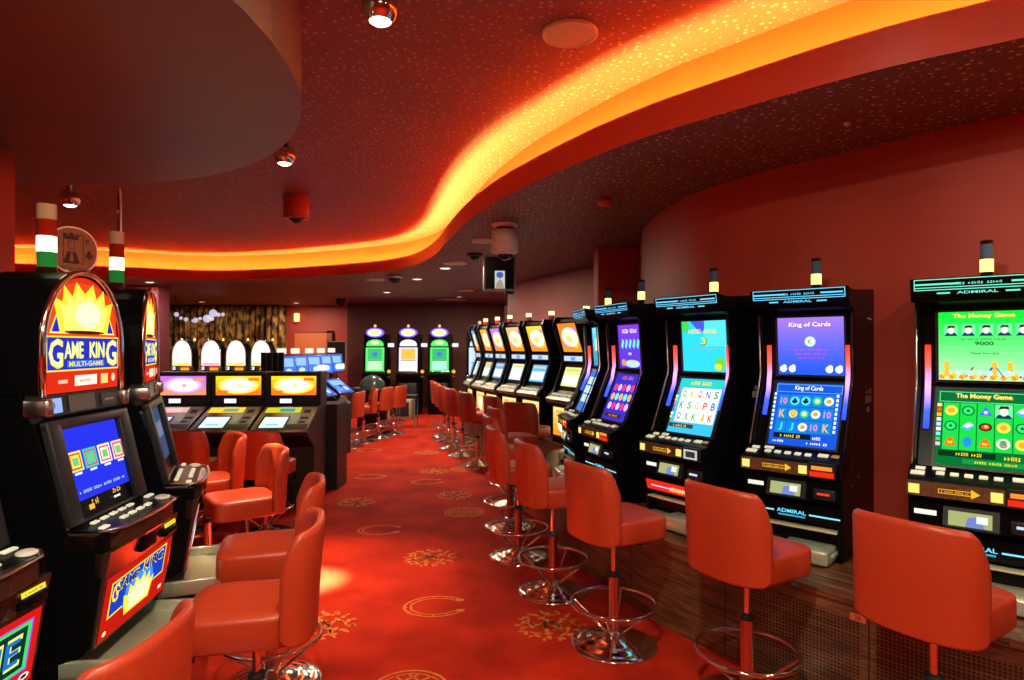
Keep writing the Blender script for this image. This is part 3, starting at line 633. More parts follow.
# ------------------------------------------------------------------ stool
def make_stool(label, x, y, fx, fy, dz=0):
    root = thing('bar_stool', label, 'stool', (x, y, 0), face(fx, fy), 'red leather stools with chrome bases')
    MB().lathe([(1e-4, 0), (.228, 0), (.232, .006), (.226, .014), (.19, .020), (.175, .022), (.165, .030), (.13, .034), (.118, .037), (.108, .045), (.07, .050), (.06, .056), (.05, .072), (.036, .080), (1e-4, .08)], CHROME, 48).build('base', root)
    MB().lathe([(.029, .07), (.029, .372), (.030, .374), (.030, .385), (1e-4, .385)], CHROME, 24).build('column', root)
    MB().lathe([(.030, .368), (.032, .372), (.032, .392), (.02, .397), (.015, .397)], BLACKM, 24).build('collar', root)
    MB().lathe([(.0145, .38), (.0145, .60)], CHROME, 16).build('gas_piston', root)
    ring = MB().tube([(.225*cos(2*PI*i/40), .225*sin(2*PI*i/40), .224) for i in range(40)], .0105, CHROME, 10, True).build('foot_ring', root)
    for k in range(4):
        a = PI/4+k*PI/2
        MB().cyl((.225*cos(a), .225*sin(a), .220), (.045*cos(a), .045*sin(a), .068), .007, CHROME, 8, None, False).build('ring_strut', ring)
    # seat cushion
    s = MB(); n = 44; rings = [(.80, .592), (.975, .594), (1.0, .604), (1.0, .690), (.99, .702), (.95, .709), (.7, .714), (.01, .716)]
    vs = []
    def plan(a):
        cx = cos(a); sy = sin(a); e = .36
        return (.200*math.copysign(abs(cx)**e, cx), .035+.195*math.copysign(abs(sy)**e, sy))
    for k, z in rings:
        for i in range(n):
            px, py = plan(2*PI*i/n); vs.append((px*k, .025+(py-.025)*k, z))
    fs = [tuple(range(n))[::-1]]
    for r_ in range(len(rings)-1):
        for i in range(n): fs.append((r_*n+i, r_*n+(i+1) % n, (r_+1)*n+(i+1) % n, (r_+1)*n+i))
    s.add(vs, fs, LEATHER, True); seat = s.build('seat', root)
    MB().box(-.09, -.07, .572, .09, .11, .588, BLACKM).build('seat_plate', root)
    MB().tube([(.0, .0, .578), (.12, .05, .575), (.21, .07, .57)], .005, BLACKM, 8).build('height_lever', root)
    # backrest shell
    s = MB(); ns = 30; prof = [(0, 0), (.016, -.008), (.032, 0), (.036, .02), (.036, .5), (.036, .94), (.03, .985), (.018, 1.0), (.006, .985), (0, .94), (0, .5), (0, .02)]
    vs = []; fs = []; k = len(prof)
    for i in range(ns+1):
        t = -1+2*i/ns; a = t*math.radians(84)
        e = .72
        ox = math.copysign(abs(sin(a))**e, sin(a)); oy = -abs(cos(a))**e
        at = abs(t); zt = 1.0-.018*at**2-(.12*((at-.66)/.34)**2.4 if at > .66 else 0)
        zb = .592+.012*at+(.03*((at-.8)/.2)**2 if at > .8 else 0)
        for o_, zz in prof:
            z = zb+(zt-zb)*zz
            lean = .03*(max(0, z-.58)/.42)**1.3
            rx = .224-o_; ry = .135-o_*.9
            vs.append((ox*rx*(1+.02*(z-.58)), -.082+oy*ry-lean*abs(oy), z))
    for i in range(ns):
        for j in range(k): j2 = (j+1) % k; fs.append((i*k+j, i*k+j2, (i+1)*k+j2, (i+1)*k+j))
    fs.append(tuple(range(k))[::-1]); fs.append(tuple(range(ns*k, ns*k+k)))
    s.add(vs, [f[::-1] for f in fs], LEATHER, True); s.build('backrest', root)
    return root

# ------------------------------------------------------------------ curves
def catmull(P, n=8):
    P = [Vector((*p, 0)) for p in P]; out = []
    for i in range(len(P)-1):
        p0 = P[max(i-1, 0)]; p1 = P[i]; p2 = P[i+1]; p3 = P[min(i+2, len(P)-1)]
        for k in range(n):
            t = k/n; out.append(.5*((2*p1)+(p2-p0)*t+(2*p0-5*p1+4*p2-p3)*t*t+(-p0+3*p1-3*p2+p3)*t**3))
    out.append(P[-1]); return [(v.x, v.y) for v in out]
def offset(P, d):
    out = []
    for i, p in enumerate(P):
        a = Vector(P[max(i-1, 0)]); b = Vector(P[min(i+1, len(P)-1)]); t = (b-a).normalized(); n = Vector((t.y, -t.x)); q = Vector(p)+n*d; out.append((q.x, q.y))
    return out
def strip(mb, P, z0, z1, m, smooth=True, uv=False):
    vs = []; fs = []; uvs = []; L = 0
    for i, p in enumerate(P): vs += [(*p, z0), (*p, z1)]
    for i in range(len(P)-1):
        fs.append((2*i, 2*i+2, 2*i+3, 2*i+1)); d = (Vector(P[i+1])-Vector(P[i])).length
        uvs.append([(L, z0), (L+d, z0), (L+d, z1), (L, z1)]); L += d
    mb.add(vs, fs, m, smooth, None, uvs if uv else None)
def ribbon(mb, A, B, z, m, uv=False):
    n = len(A); vs = [(*p, z) for p in A]+[(*p, z) for p in B]; fs = []; uvs = []; L = 0
    for i in range(n-1):
        fs.append((i, i+1, n+i+1, n+i)); d = (Vector(A[i+1])-Vector(A[i])).length; w = (Vector(A[i])-Vector(B[i])).length
        uvs.append([(L, 0), (L+d, 0), (L+d, w), (L, w)]); L += d
    mb.add(vs, fs, m, False, None, uvs if uv else None)
def flat(mb, poly, z, m):
    t = tessellate_polygon([[Vector((x, y, 0)) for x, y in poly]]); mb.add([(x, y, z) for x, y in poly], [tuple(f) for f in t], m)

XL, XR, YB, YF = -10.5, 7.0, -6.0, 18.0
ZC, ZU = 2.75, 3.20
# ------------------------------------------------------------------ floor with woven motifs
fl = MB(); fl.add([(XL, YB, 0), (XR, YB, 0), (XR, YF, 0), (XL, YF, 0)], [(0, 1, 2, 3)], CARPET)
def m_ring(cx, cy, r, t, a0=0, a1=2*PI, n=40, sx=1, rot=0):
    vs = []; fs = []
    for i in range(n+1):
        a = a0+(a1-a0)*i/n
        for q in (r-t, r): x = q*cos(a)*sx; y = q*sin(a); vs.append((cx+x*cos(rot)-y*sin(rot), cy+x*sin(rot)+y*cos(rot), .0015))
    for i in range(n): fs.append((2*i, 2*i+1, 2*i+3, 2*i+2))
    fl.add(vs, fs, CARPETG)
def m_bar(x0, y0, x1, y1, t):
    d = Vector((x1-x0, y1-y0)).normalized()*t/2; n = (-d.y, d.x); fl.add([(x0+n[0], y0+n[1], .0015), (x0-n[0], y0-n[1], .0015), (x1-n[0], y1-n[1], .0015), (x1+n[0], y1+n[1], .0015)], [(0, 1, 2, 3)], CARPETG)
def m_blob(x, y, a, b, rot, n=10): fl.add([(x+a*cos(2*PI*i/n)*cos(rot)-b*sin(2*PI*i/n)*sin(rot), y+a*cos(2*PI*i/n)*sin(rot)+b*sin(2*PI*i/n)*cos(rot), .0015) for i in range(n)], [tuple(range(n))], CARPETG)
def medallion(x, y, r=.19, rot=0.):
    m_ring(x, y, r, .014); m_ring(x, y, r*.84, .010)
    for k in (-.45, -.15, .15, .45):
        h = math.sqrt(.70-k*k)*r
        for s_ in (0, 1):
            a = rot+s_*PI/2+PI/4; px, py = cos(a), sin(a); qx, qy = -py, px
            m_bar(x+qx*k*r-px*h, y+qy*k*r-py*h, x+qx*k*r+px*h, y+qy*k*r+py*h, .012)
def horseshoe(x, y, r=.16, rot=0.):
    m_ring(x, y, r, .012, .75, 2*PI-.75, 30, 1.25, rot); m_ring(x, y, r*.8, .010, .7, 2*PI-.7, 30, 1.25, rot)
    for a in (.6, -.6): m_blob(x+(r*.9*cos(a)*1.25)*cos(rot)-r*.9*sin(a)*sin(rot), y+(r*.9*cos(a)*1.25)*sin(rot)+r*.9*sin(a)*cos(rot), .03, .022, rot)
    for i in range(9): a = 1.2+i*.49; m_blob(x+r*.9*cos(a)*1.25*cos(rot)-r*.9*sin(a)*sin(rot), y+r*.9*cos(a)*1.25*sin(rot)+r*.9*sin(a)*cos(rot), .012, .006, a)
def floral(x, y, r=.19):
    R = random.Random(int(x*100+y*37))
    for i in range(5):
        a = 2*PI*i/5; cx, cy = x+r*.5*cos(a), y+r*.5*sin(a); m_ring(cx, cy, r*.3, .014, a, a+4.6, 14)
        for k in range(7): b = a+k*.9; m_blob(cx+r*.42*cos(b), cy+r*.42*sin(b), .026, .014, b+.8)
    m_ring(x, y, r*.2, .015, 0, 5, 12)
    for i in range(14): a = 2*PI*i/14; m_blob(x+r*.98*cos(a), y+r*.98*sin(a), .022, .010, a)
for x, y in ((-.46, 6.2), (-.48, 2.98), (-.62, 8.4), (-1.3, 9.7), (-2.6, 4.9), (.2, 2.2)): medallion(x, y)
for x, y, r_ in ((-1.15, 5.6, .1), (-.47, 3.95, .1), (-1.0, 7.6, .3), (-2.2, 9.9, 0), (-1.75, 7.9, 3.1)): horseshoe(x, y, .16, r_)
for x, y in ((-.62, 4.86), (-1.10, 3.68), (.22, 3.68), (-1.0, 8.25), (-.62, 6.9), (-1.6, 6.6)): floral(x, y)
struct(fl.build('floor'))

# ------------------------------------------------------------------ ceiling: upper field, cove, lower field, round soffit
B = catmull([(7.2, .2), (4.5, .9), (3.0, 1.62), (1.9, 2.38), (1.47, 2.70), (.96, 3.24), (.71, 3.54), (.37, 4.07), (-.094, 4.99), (-.42, 5.9), (-.69, 6.9), (-.98, 8.05), (-1.38, 9.05), (-1.83, 9.62), (-2.45, 10.05), (-3.53, 10.6), (-4.46, 10.9), (-5.36, 10.98), (-6.5, 10.5), (-7.85, 10.1), (-10.6, 9.4)], 6)
# outward = away from the camera side
Bo = offset(B, .25); Bm = offset(B, .03); Bl0 = offset(B, .06); Bl1 = offset(B, .10)
u = MB(); u.add([(XL, YB, ZU), (XR, YB, ZU), (XR, YF, ZU), (XL, YF, ZU)], [(3, 2, 1, 0)], CEILU); struct(u.build('ceiling_upper'))
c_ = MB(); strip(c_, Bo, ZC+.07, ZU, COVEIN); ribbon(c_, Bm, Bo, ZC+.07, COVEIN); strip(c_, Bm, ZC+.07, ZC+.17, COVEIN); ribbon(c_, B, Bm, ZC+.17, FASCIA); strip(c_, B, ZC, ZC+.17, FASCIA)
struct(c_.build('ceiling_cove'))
lo_ = MB(); flat(lo_, B+[(XL-.2, YF), (XR+.2, YF)], ZC, CEILL); struct(lo_.build('ceiling_lower'))
led = MB(); ribbon(led, Bl0, Bl1, ZC+.085, em((255, 170, 60), 1)); m = em((255, 170, 60), 1).copy(); m.name = 'cove_led'; m.node_tree.nodes['Emission'].inputs[1].default_value = 160
m.node_tree.nodes['Emission'].inputs[0].default_value = (1, .47, .10, 1)
led.mats = [m]; tag(led.build('cove_light_strip'), 'warm yellow light strip hidden behind the red lip of the curved ceiling cove', 'strip light')
n = 64; d = MB(); cx, cy, R = -3.1, 2.45, 2.18
pr = [(cx+R*cos(2*PI*i/n), cy+R*sin(2*PI*i/n)) for i in range(n)]
d.prismz(pr, ZC+.02, ZU+.01, DISC); struct(d.build('ceiling_round_soffit'))

# ------------------------------------------------------------------ walls
WR = catmull([(1.47, 7.4), (1.36, 6.7), (1.28, 6.2), (1.27, 5.5), (1.34, 4.9), (1.49, 4.49), (1.74, 4.07), (1.98, 3.77), (2.24, 3.42), (2.52, 3.12), (3.0, 2.62), (3.7, 1.9), (4.6, 1.1), (6.0, .2), (7.0, -.4)], 6)
w = MB(); strip(w, WR, 0, ZC+.02, REDWALL); struct(w.build('wall_right'))
w = MB(); strip(w, [(1.6, 7.41), (1.0, 7.41), (.98, 7.45), (1.0, 7.8), (1.22, 9.0)], 0, ZC+.02, mat('deep_red_paint', (.46, .035, .02), .55), False); struct(w.build('wall_recess'))
w = MB(); strip(w, catmull([(1.22, 9.0), (1.0, 9.35), (.77, 9.8), (.42, 10.6), (.14, 11.3), (-.02, 12.1), (-.09, 13.1), (-.09, 15.2)], 6), 0, ZC+.02, PINKWALL); strip(w, [(-.09, 15.2), (-.09, 17)], 0, ZC+.02, PINKWALL, False); struct(w.build('wall_alcove'))
w = MB(); strip(w, [(-.2, 16.9), (-4.35, 16.9)], 0, ZC+.02, DARKWALL, False); strip(w, [(-4.35, 16.9), (-4.35, YF)], 0, ZC+.02, DARKWALL, False); struct(w.build('wall_back'))
w = MB(); strip(w, [(-4.3, 17.9), (XL, 17.9)], 0, ZC+.02, REDWALL, False); struct(w.build('wall_back_left'))
w = MB(); strip(w, [(XL, YF), (XL, YB)], 0, ZU, REDWALL, False); struct(w.build('wall_left'))
w = MB(); strip(w, [(XR, YF), (XR, YB)], 0, ZU, REDWALL, False); struct(w.build('wall_side_right'))
w = MB(); strip(w, [(XL, YB), (XR, YB)], 0, ZU, REDWALL, False); struct(w.build('wall_rear'))
w = MB(); w.box(-4.2, 3.55, 0, -2.99, 3.85, ZC+.03, REDWALL); struct(w.build('wall_pillar'))
w = MB(); w.box(-7.3, 11.9, 0, -6.58, 12.3, ZC+.01, mat('plum_paint', (.26, .045, .06), .5)); struct(w.build('wall_column'))
# orange doorway at the back
w = MB(); w.box(-6.05, 17.80, 0, -5.15, 17.89, 2.0, ORANGE); w.box(-5.15, 17.78, 0, -5.0, 17.89, 2.05, mat('door_jamb', (.3, .05, .03), .5)); w.box(-6.05, 17.78, 2.0, -5.0, 17.89, 2.06, mat('door_jamb', (.3, .05, .03), .5)); struct(w.build('door_1'))

# ------------------------------------------------------------------ plinths
def plinth(label, pts, depth, perf_from=None, n=6):
    P = catmull(pts, n); root = thing('machine_plinth', label, 'plinth')
    I = offset(P, -depth)
    t = MB(); ribbon(t, offset(P, .012), I, .50, WOOD, True); strip(t, offset(P, .012), .47, .50, WOOD, True, True); t.build('wooden_top', root)
    g = MB(); ribbon(g, offset(P, -.135), offset(P, -.147), .5012, BLACKM); g.build('groove', root)
    f = MB(); strip(f, P, 0, .47, WOOD, True, True); f.build('wooden_front', root)
    return root, P
MAINP = [(.60, 6.95), (.42, 6.75), (.33, 6.1), (.36, 5.5), (.44, 4.9), (.58, 4.42), (.80, 3.82), (1.02, 3.42), (1.36, 2.99), (1.64, 2.66), (2.1, 2.22), (2.8, 1.6), (3.7, .8)]
r_, P = plinth('dark walnut plinth with perforated front carrying the tall machines beside the red wall', MAINP, .72)
# perforated panels and seams along the front: arc length from the far end
L = [0]
for i in range(len(P)-1): L.append(L[-1]+(Vector(P[i+1])-Vector(P[i])).length)
def at(s):
    for i in range(len(P)-1):
        if L[i+1] >= s: t = (s-L[i])/(L[i+1]-L[i]); return (P[i][0]+(P[i+1][0]-P[i][0])*t, P[i][1]+(P[i+1][1]-P[i][1])*t)
    return P[-1]
def arc_of(x, y): return min(range(len(P)), key=lambda i: (P[i][0]-x)**2+(P[i][1]-y)**2)
s0 = L[arc_of(1.14, 3.26)]-.045
seams = [s0-.76*k for k in range(1, 5)]+[s0+.70*k for k in range(0, 5)]
for s in seams:
    if s < .1 or s > L[-1]-.1: continue
    a = at(s); b = at(s+.006); g = MB(); strip(g, offset([a, b], .002), .004, .465, BLACKM, False); g.build('panel_seam', r_)
for k in range(0, 5):
    a = s0+.70*k+.03; b = a+.64
    if k == 0: a += .12
    if b > L[-1]: break
    pts = [at(a+(b-a)*i/10) for i in range(11)]; g = MB(); strip(g, offset(pts, .003), .035, .40, WOODP, True, True); g.build('perforated_panel', r_)
a = at(s0+.70-.075); b = at(s0+.70-.008); s = MB(); strip(s, offset([a, b], .005), .40, .433, mat('number_plate', (.75, .14, .08), .5), False)
q = Vector((*b, 0))-Vector((*a, 0)); nn = Vector((q.y, -q.x, 0)).normalized(); mid = (Vector((*a, 0))+Vector((*b, 0)))/2+nn*.006+Vector((0, 0, .4165))
c = Canvas(s, mid, q, (0, 0, 1)); c.text('28', 0, 0, .026, .018, mat('plate_ink', (.25, .02, .015), .5)); s.build('number_plate', r_)
r2, P2 = plinth('dark walnut plinth under the orange screen machines beside the mauve wall', [(-.84, 11.0), (-.71, 10.38), (-.55, 9.83), (-.36, 9.28), (-.10, 8.74), (.18, 8.20), (.40, 7.70), (.56, 7.26), (.66, 6.98)], .39)

# ------------------------------------------------------------------ right-hand machines
def mid(x0, y0, x1, y1, w=.52):
    """front centre and facing from the two front corners (far one first)"""
    d = Vector((x1-x0, y1-y0)).normalized(); f = Vector((-d.y, d.x)); c = Vector((x0, y0))+d*w/2
    return c.x, c.y, f.x, f.y
tall_machine('tall black machine with green money game screens, nearest to the camera', art_green, *mid(1.79, 2.90, 2.175, 2.58, .5), topc=(120, 235, 200))
tall_machine('tall black machine with blue and violet playing card screens', art_cards, *mid(1.275, 3.53, 1.633, 3.197, .49), topc=(110, 215, 255), variant=2)
tall_machine('tall black machine with turquoise upper screen and white reels', art_cyan, *mid(.83, 4.10, 1.115, 3.67, .5), topc=(120, 215, 250), variant=1)
tall_machine('tall black machine with purple screens beside the turquoise screen one', art_purple, *mid(.525, 4.90, .70, 4.41, .5), topc=(110, 200, 250))
tall_machine('tall black machine seen almost edge-on beyond the purple screen machine', art_simple((60, 160, 190), (70, 120, 200)), *mid(.42, 5.66, .47, 5.16, .5), topc=(110, 200, 250))
tall_machine('tall black machine mostly hidden, only its lamp showing behind the edge-on machine', art_simple((60, 160, 190), (70, 120, 200)), *mid(.60, 6.62, .52, 6.10), topc=(110, 200, 250))
fl_ = [('video machine with orange upper screen, nearest to the tall edge-on machine', (255, 130, 40), (220, 235, 150), .53, 7.22, .90, .43),
       ('video machine with yellow upper screen and light blue lower screen', (255, 215, 60), (90, 190, 240), .20, 8.22, .88, .47),
       ('video machine with pale peach upper screen and white lower screen', (255, 190, 130), (225, 235, 240), -.08, 8.74, .90, .44),
       ('video machine with orange and violet upper screen, fourth from the tall machines', (200, 120, 230), (110, 170, 240), -.34, 9.28, .93, .37),
       ('narrow-looking video machine with amber screen, fifth from the tall machines', (255, 180, 70), (200, 200, 170), -.53, 9.83, .95, .32),
       ('farthest video machine along the mauve wall with a whitish blue screen', (130, 180, 255), (190, 230, 240), -.73, 10.46, .96, .22)]
for lb, cu, cl, x, y, fx, fy in fl_: far_machine(lb, cu, cl, x, y, fx, fy)

# ------------------------------------------------------------------ left round-topped machines
g0 = round_machine('round-topped machine cut off by the photo edge, red framed green and blue belly panel', -1.585, 1.89, -.999, -.03)
g1 = round_machine('round-topped poker machine with a lit crown arch and blue card screen', -1.55, 2.69, -.995, -.10)
g2 = round_machine('round-topped machine seen from its side beyond the blue card screen machine', -1.72, 3.505, -.92, -.39)
# another belly picture on the first one
o = [k for k in kids(g0) if k.name.startswith('belly_panel')][0]
s = MB(); s.prism([(.0, .665), (.045, .34), (.08, .34), (.06, .665)], -.238, .238, BRONZE); c = Canvas(s, (0, .0425, .345), (1, 0, 0), (0, -.137, 1))
c.rect(-.225, .01, .45, .30, (205, 25, 20)); c.rect(-.20, .07, .40, .21, (150, 90, 220)); c.rect(-.193, .078, .386, .195, (70, 210, 90)); c.rect(-.18, .09, .36, .17, (10, 50, 40))
c.text('GAME', 0.0, .175, .33, .13, (230, 245, 120)); c.text('GAME', 0, .175, .315, .105, (30, 110, 190)); c.rect(-.2, .04, .33, .012, (240, 200, 40)); c.disc(.19, .045, .02, WHT, .014); c.disc(.19, .045, .012, (60, 20, 20), .008)
nb = s.build('belly_panel', g0); bpy.data.objects.remove(o)
o = [k for k in kids(g0) if k.name.startswith('game_screen')][0]
p0 = Vector((0, .145, .892)); V = Vector((0, .09, .383)).normalized(); s = MB(); c = Canvas(s, p0+Vector((1, 0, 0)).cross(V)*.006, (1, 0, 0), V); c.rect(-.175, .016, .35, .34, mat('screen_off', (.03, .035, .045), .08)); s.build('game_screen', g0); bpy.data.objects.remove(o)
o = [k for k in kids(g2) if k.name.startswith('game_screen')][0]
s = MB(); c = Canvas(s, p0+Vector((1, 0, 0)).cross(V)*.006, (1, 0, 0), V); c.rect(-.175, .016, .35, .34, (60, 75, 110)); c.rect(-.15, .2, .3, .08, (110, 120, 150)); s.build('game_screen', g2); bpy.data.objects.remove(o)
reshape(g0); reshape(g1); reshape(g2)
candle(g1, .0, .38, 1.89, .036, .30); card_sign(g1, .19, .38, 2.03, .21, .20, -.5)
candle(g2, -.08, .37, 1.89, .034, .30); card_sign(g2, .05, .38, 2.27, .20, .34, .24, .22)
for i, (px, a_) in enumerate(((-5.93, 1), (-5.41, 2), (-4.96, 1), (-4.51, 1))):
    r = round_machine(['white lit round-topped machine before the curtain, nearest to the plum column', 'pinkish lit round-topped machine before the curtain, second from the plum column', 'white lit round-topped machine before the curtain, third from the plum column', 'yellow-white lit round-topped machine before the curtain, beside the blue terminals'][i], px, 11.3, 0, 1, a_, .86, 'round-topped machines before the curtain'); r.scale = (.78, .86, .90)
    signal_lamp(r, .2, .4, 1.86, .02, .16, False)

# ------------------------------------------------------------------ low table-style machines
def low_machine(label, x, y, fx, fy, colr):
    root = thing('slant_top_machine', label, 'slot machine', (x, y, 0), face(fx, fy), 'slant-top machines facing the aisle'); W = .275
    b = MB(); b.prism([(.28, 0), (.28, .60), (.02, .74), (.0, .78), (.0, .80), (.56, .985), (.60, 1.0), (.60, 1.335), (.92, 1.335), (.92, 0)], -W, W, CHAR); b.build('cabinet', root, .005)
    s = MB(); c = Canvas(s, (0, .597, 1.095), (1, 0, 0), (0, 0, 1)); w = .46; h = .2
    c.grad(-w/2, 0, w, h, colr[1], colr[0], 5); [c.disc(0, h*.52, w*(.46-.04*q), tuple(int(colr[0][i]+(255-colr[0][i])*min(1, .15+q*.2)) for i in range(3)), h*(.46-.04*q), 24) for q in range(5)]; c.disc(0, h*.52, w*.26, (255, 255, 240), h*.27, 24); c.disc(.01, h*.5, .02, colr[2]); c.rect(-.21, .02, .1, .03, colr[1]); c.rect(.1, .15, .11, .03, colr[1])
    s.build('upper_screen', root)
    MB().box(-.245, .592, 1.075, .245, .60, 1.095, BLACK).build('screen_bezel', root)
    s = MB(); s.box(-.14, .57, 1.005, -.01, .599, 1.065, CHAR); c = Canvas(s, (-.075, .5695, 1.01), (1, 0, 0), (0, 0, 1)); c.rect(-.06, .005, .12, .045, (255, 245, 250)); s.build('lit_label', root)
    q = Vector((0, .56, .185)).normalized()
    DK = mat('deck_grey_green', (.42, .46, .34), .25, .3)
    s = MB(); c = Canvas(s, (0, .01, .807), (1, 0, 0), q); c.rect(-.265, 0, .53, .55, DK); c.rect(-.24, .40, .35, .13, colr[3]); c.rect(-.1, .42, .15, .08, colr[4]); c.rect(.13, .12, .11, .41, mat('deck_cream', (.5, .5, .4), .4)); c.rect(.145, .38, .07, .09, mat('black_matt', 0, 0)); c.rect(.145, .24, .08, .05, BLACKM); c.rect(.15, .15, .06, .04, BLACKM); c.rect(.05, .02, .2, .1, BRONZE); s.build('slanted_deck', root)
    s = MB(); c = Canvas(s, (-.07, .04, .8225), (1, 0, 0), q); c.rect(-.15, -.01, .26, .28, BLACK); c.rect(-.13, 0, .23, .25, (215, 240, 235)); c.rect(-.1, .15, .16, .07, (250, 255, 250)); c.rect(-.08, .05, .12, .03, (130, 200, 210)); s.build('touch_screen', root)
    MB().tube([(-W, -.004, .79), (0, -.012, .79), (W, -.004, .79)], .012, STEEL, 8).build('front_rail', root)
    MB().box(-.1, .26, .3, .1, .285, .5, BLACK).build('service_door', root)
    return root
lf = math.radians(0); dfx, dfy = -.09, .996
yl = ((255, 215, 30), (250, 120, 30), (250, 230, 120), (200, 200, 40), (60, 150, 150))
low_machine('slant-top machine with yellow sunburst screen beside the black end panel', -2.235, 6.12, dfx, dfy, yl)
low_machine('slant-top machine with yellow sunburst screen, middle of its three', -2.815, 6.12, dfx, dfy, ((255, 215, 30), (250, 120, 30), (250, 230, 120), (250, 205, 60), (120, 160, 120)))
low_machine('slant-top machine with pink and violet screen partly behind the round-topped machine', -3.395, 6.12, dfx, dfy, ((200, 110, 240), (250, 150, 90), (255, 150, 190), (240, 170, 150), (230, 190, 200)))
s = MB(); s.box(-4.0, 7.14, 0, -1.95, 7.56, .96, CHAR)
tag(s.build('end_cabinet', None, .004), 'low charcoal cabinet closing the end of the slant-top machines by the aisle', 'cabinet')
# dark monitor backs on top
for i in range(4):
    r = thing('monitor', ['slim dark monitor seen from behind, first from the white arches', 'slim dark monitor seen from behind, second from the white arches', 'slim dark monitor seen from behind, second from the blue screens', 'slim dark monitor seen from behind, next to the blue screens'][i], 'monitor', (-3.18+i*.075, 8.2, 0), 0, 'dark monitor backs behind the slant-top machines')
    MB().rbox(-.034, -.02, 1.12, .034, .02, 1.53, CHAR, .008, 2).build('housing', r); MB().cyl((0, 0, 0), (0, 0, 1.13), .02, BLACKM).build('stand', r); MB().lathe([(1e-4, 0), (.036, 0), (.036, .015), (.02, .03)], BLACKM, 20).build('foot', r)

# ------------------------------------------------------------------ blue roulette terminals
def terminal(label, x, y, fx, fy, h=1.5, tilt=.25, name='roulette_terminal'):
    r = thing(name, label, 'gaming terminal', (x, y, 0), face(fx, fy), 'blue roulette terminals')
    s = MB(); s.prism([(.12, 0), (.1, .75), (.3, .9), (.36, .9), (.36, 0)], -.14, .14, CHAR); s.build('pedestal', r, .005)
    a = h-.34; p0 = Vector((0, .10, a)); V = Vector((0, sin(tilt), cos(tilt))); N = Vector((1, 0, 0)).cross(V)
    M = Matrix(((1, V.x, N.x, 0), (0, V.y, N.y, p0.y), (0, V.z, N.z, p0.z), (0, 0, 0, 1)))
    s = MB(); s.rbox(-.2, -.02, -.04, .2, .33, 0, mat('blue_housing', (.04, .06, .25), .3), .01, 2, M); hs = s.build('screen_housing', r)
    s = MB(); c = Canvas(s, p0+N*.003, (1, 0, 0), V); c.rect(-.18, 0, .36, .31, (70, 120, 240)); c.rect(-.15, .16, .3, .12, (150, 195, 255)); c.rect(-.15, .03, .14, .1, (110, 160, 250)); c.disc(.08, .08, .05, (200, 225, 255)); s.build('blue_screen', hs)
    MB().cyl((0, .3, .6), (0, .2, a+.1), .03, BLACKM).build('support', r)
    s = MB(); s.rbox(-.06, .17, h+.0, .06, .24, h+.08, em((250, 235, 215)), .01, 2); s.build('lit_number', r)
    return r
lt = ['blue roulette terminal in the receding row, nearest to the dark monitors', 'blue roulette terminal, second in the receding row', 'blue roulette terminal in the middle of the receding row', 'blue roulette terminal, fourth in the receding row', 'blue roulette terminal at the far end of the receding row']
for i in range(5):
    Y = 9.1+i*.62; px = (286.5, 300, 314, 325.5, 336)[i]; terminal(lt[i], (px-512)/640*Y, Y, -.62, .78, 1.5+.0*i)
terminal('low slanted blue terminal rising just above the charcoal end cabinet', -2.47, 8.9, -.93, .3, 1.27, .95)
terminal('second low slanted blue terminal, on the aisle side near the stools', -2.38, 9.55, -.93, .3, 1.27, .95)
r = thing('roulette_wheel_table', 'round roulette table with a dark grey dome cover beyond the stools', 'roulette table', (-2.75, 12.6, 0))
MB().lathe([(1e-4, 0), (.3, 0), (.26, .7), (.4, .74), (.42, .80), (1e-4, .8)], CHAR, 32).build('table_body', r)
MB().ball((0, 0, .80), .25, mat('dome_grey', (.06, .075, .065), .2), 28, 8, 0).build('dome_cover', r)

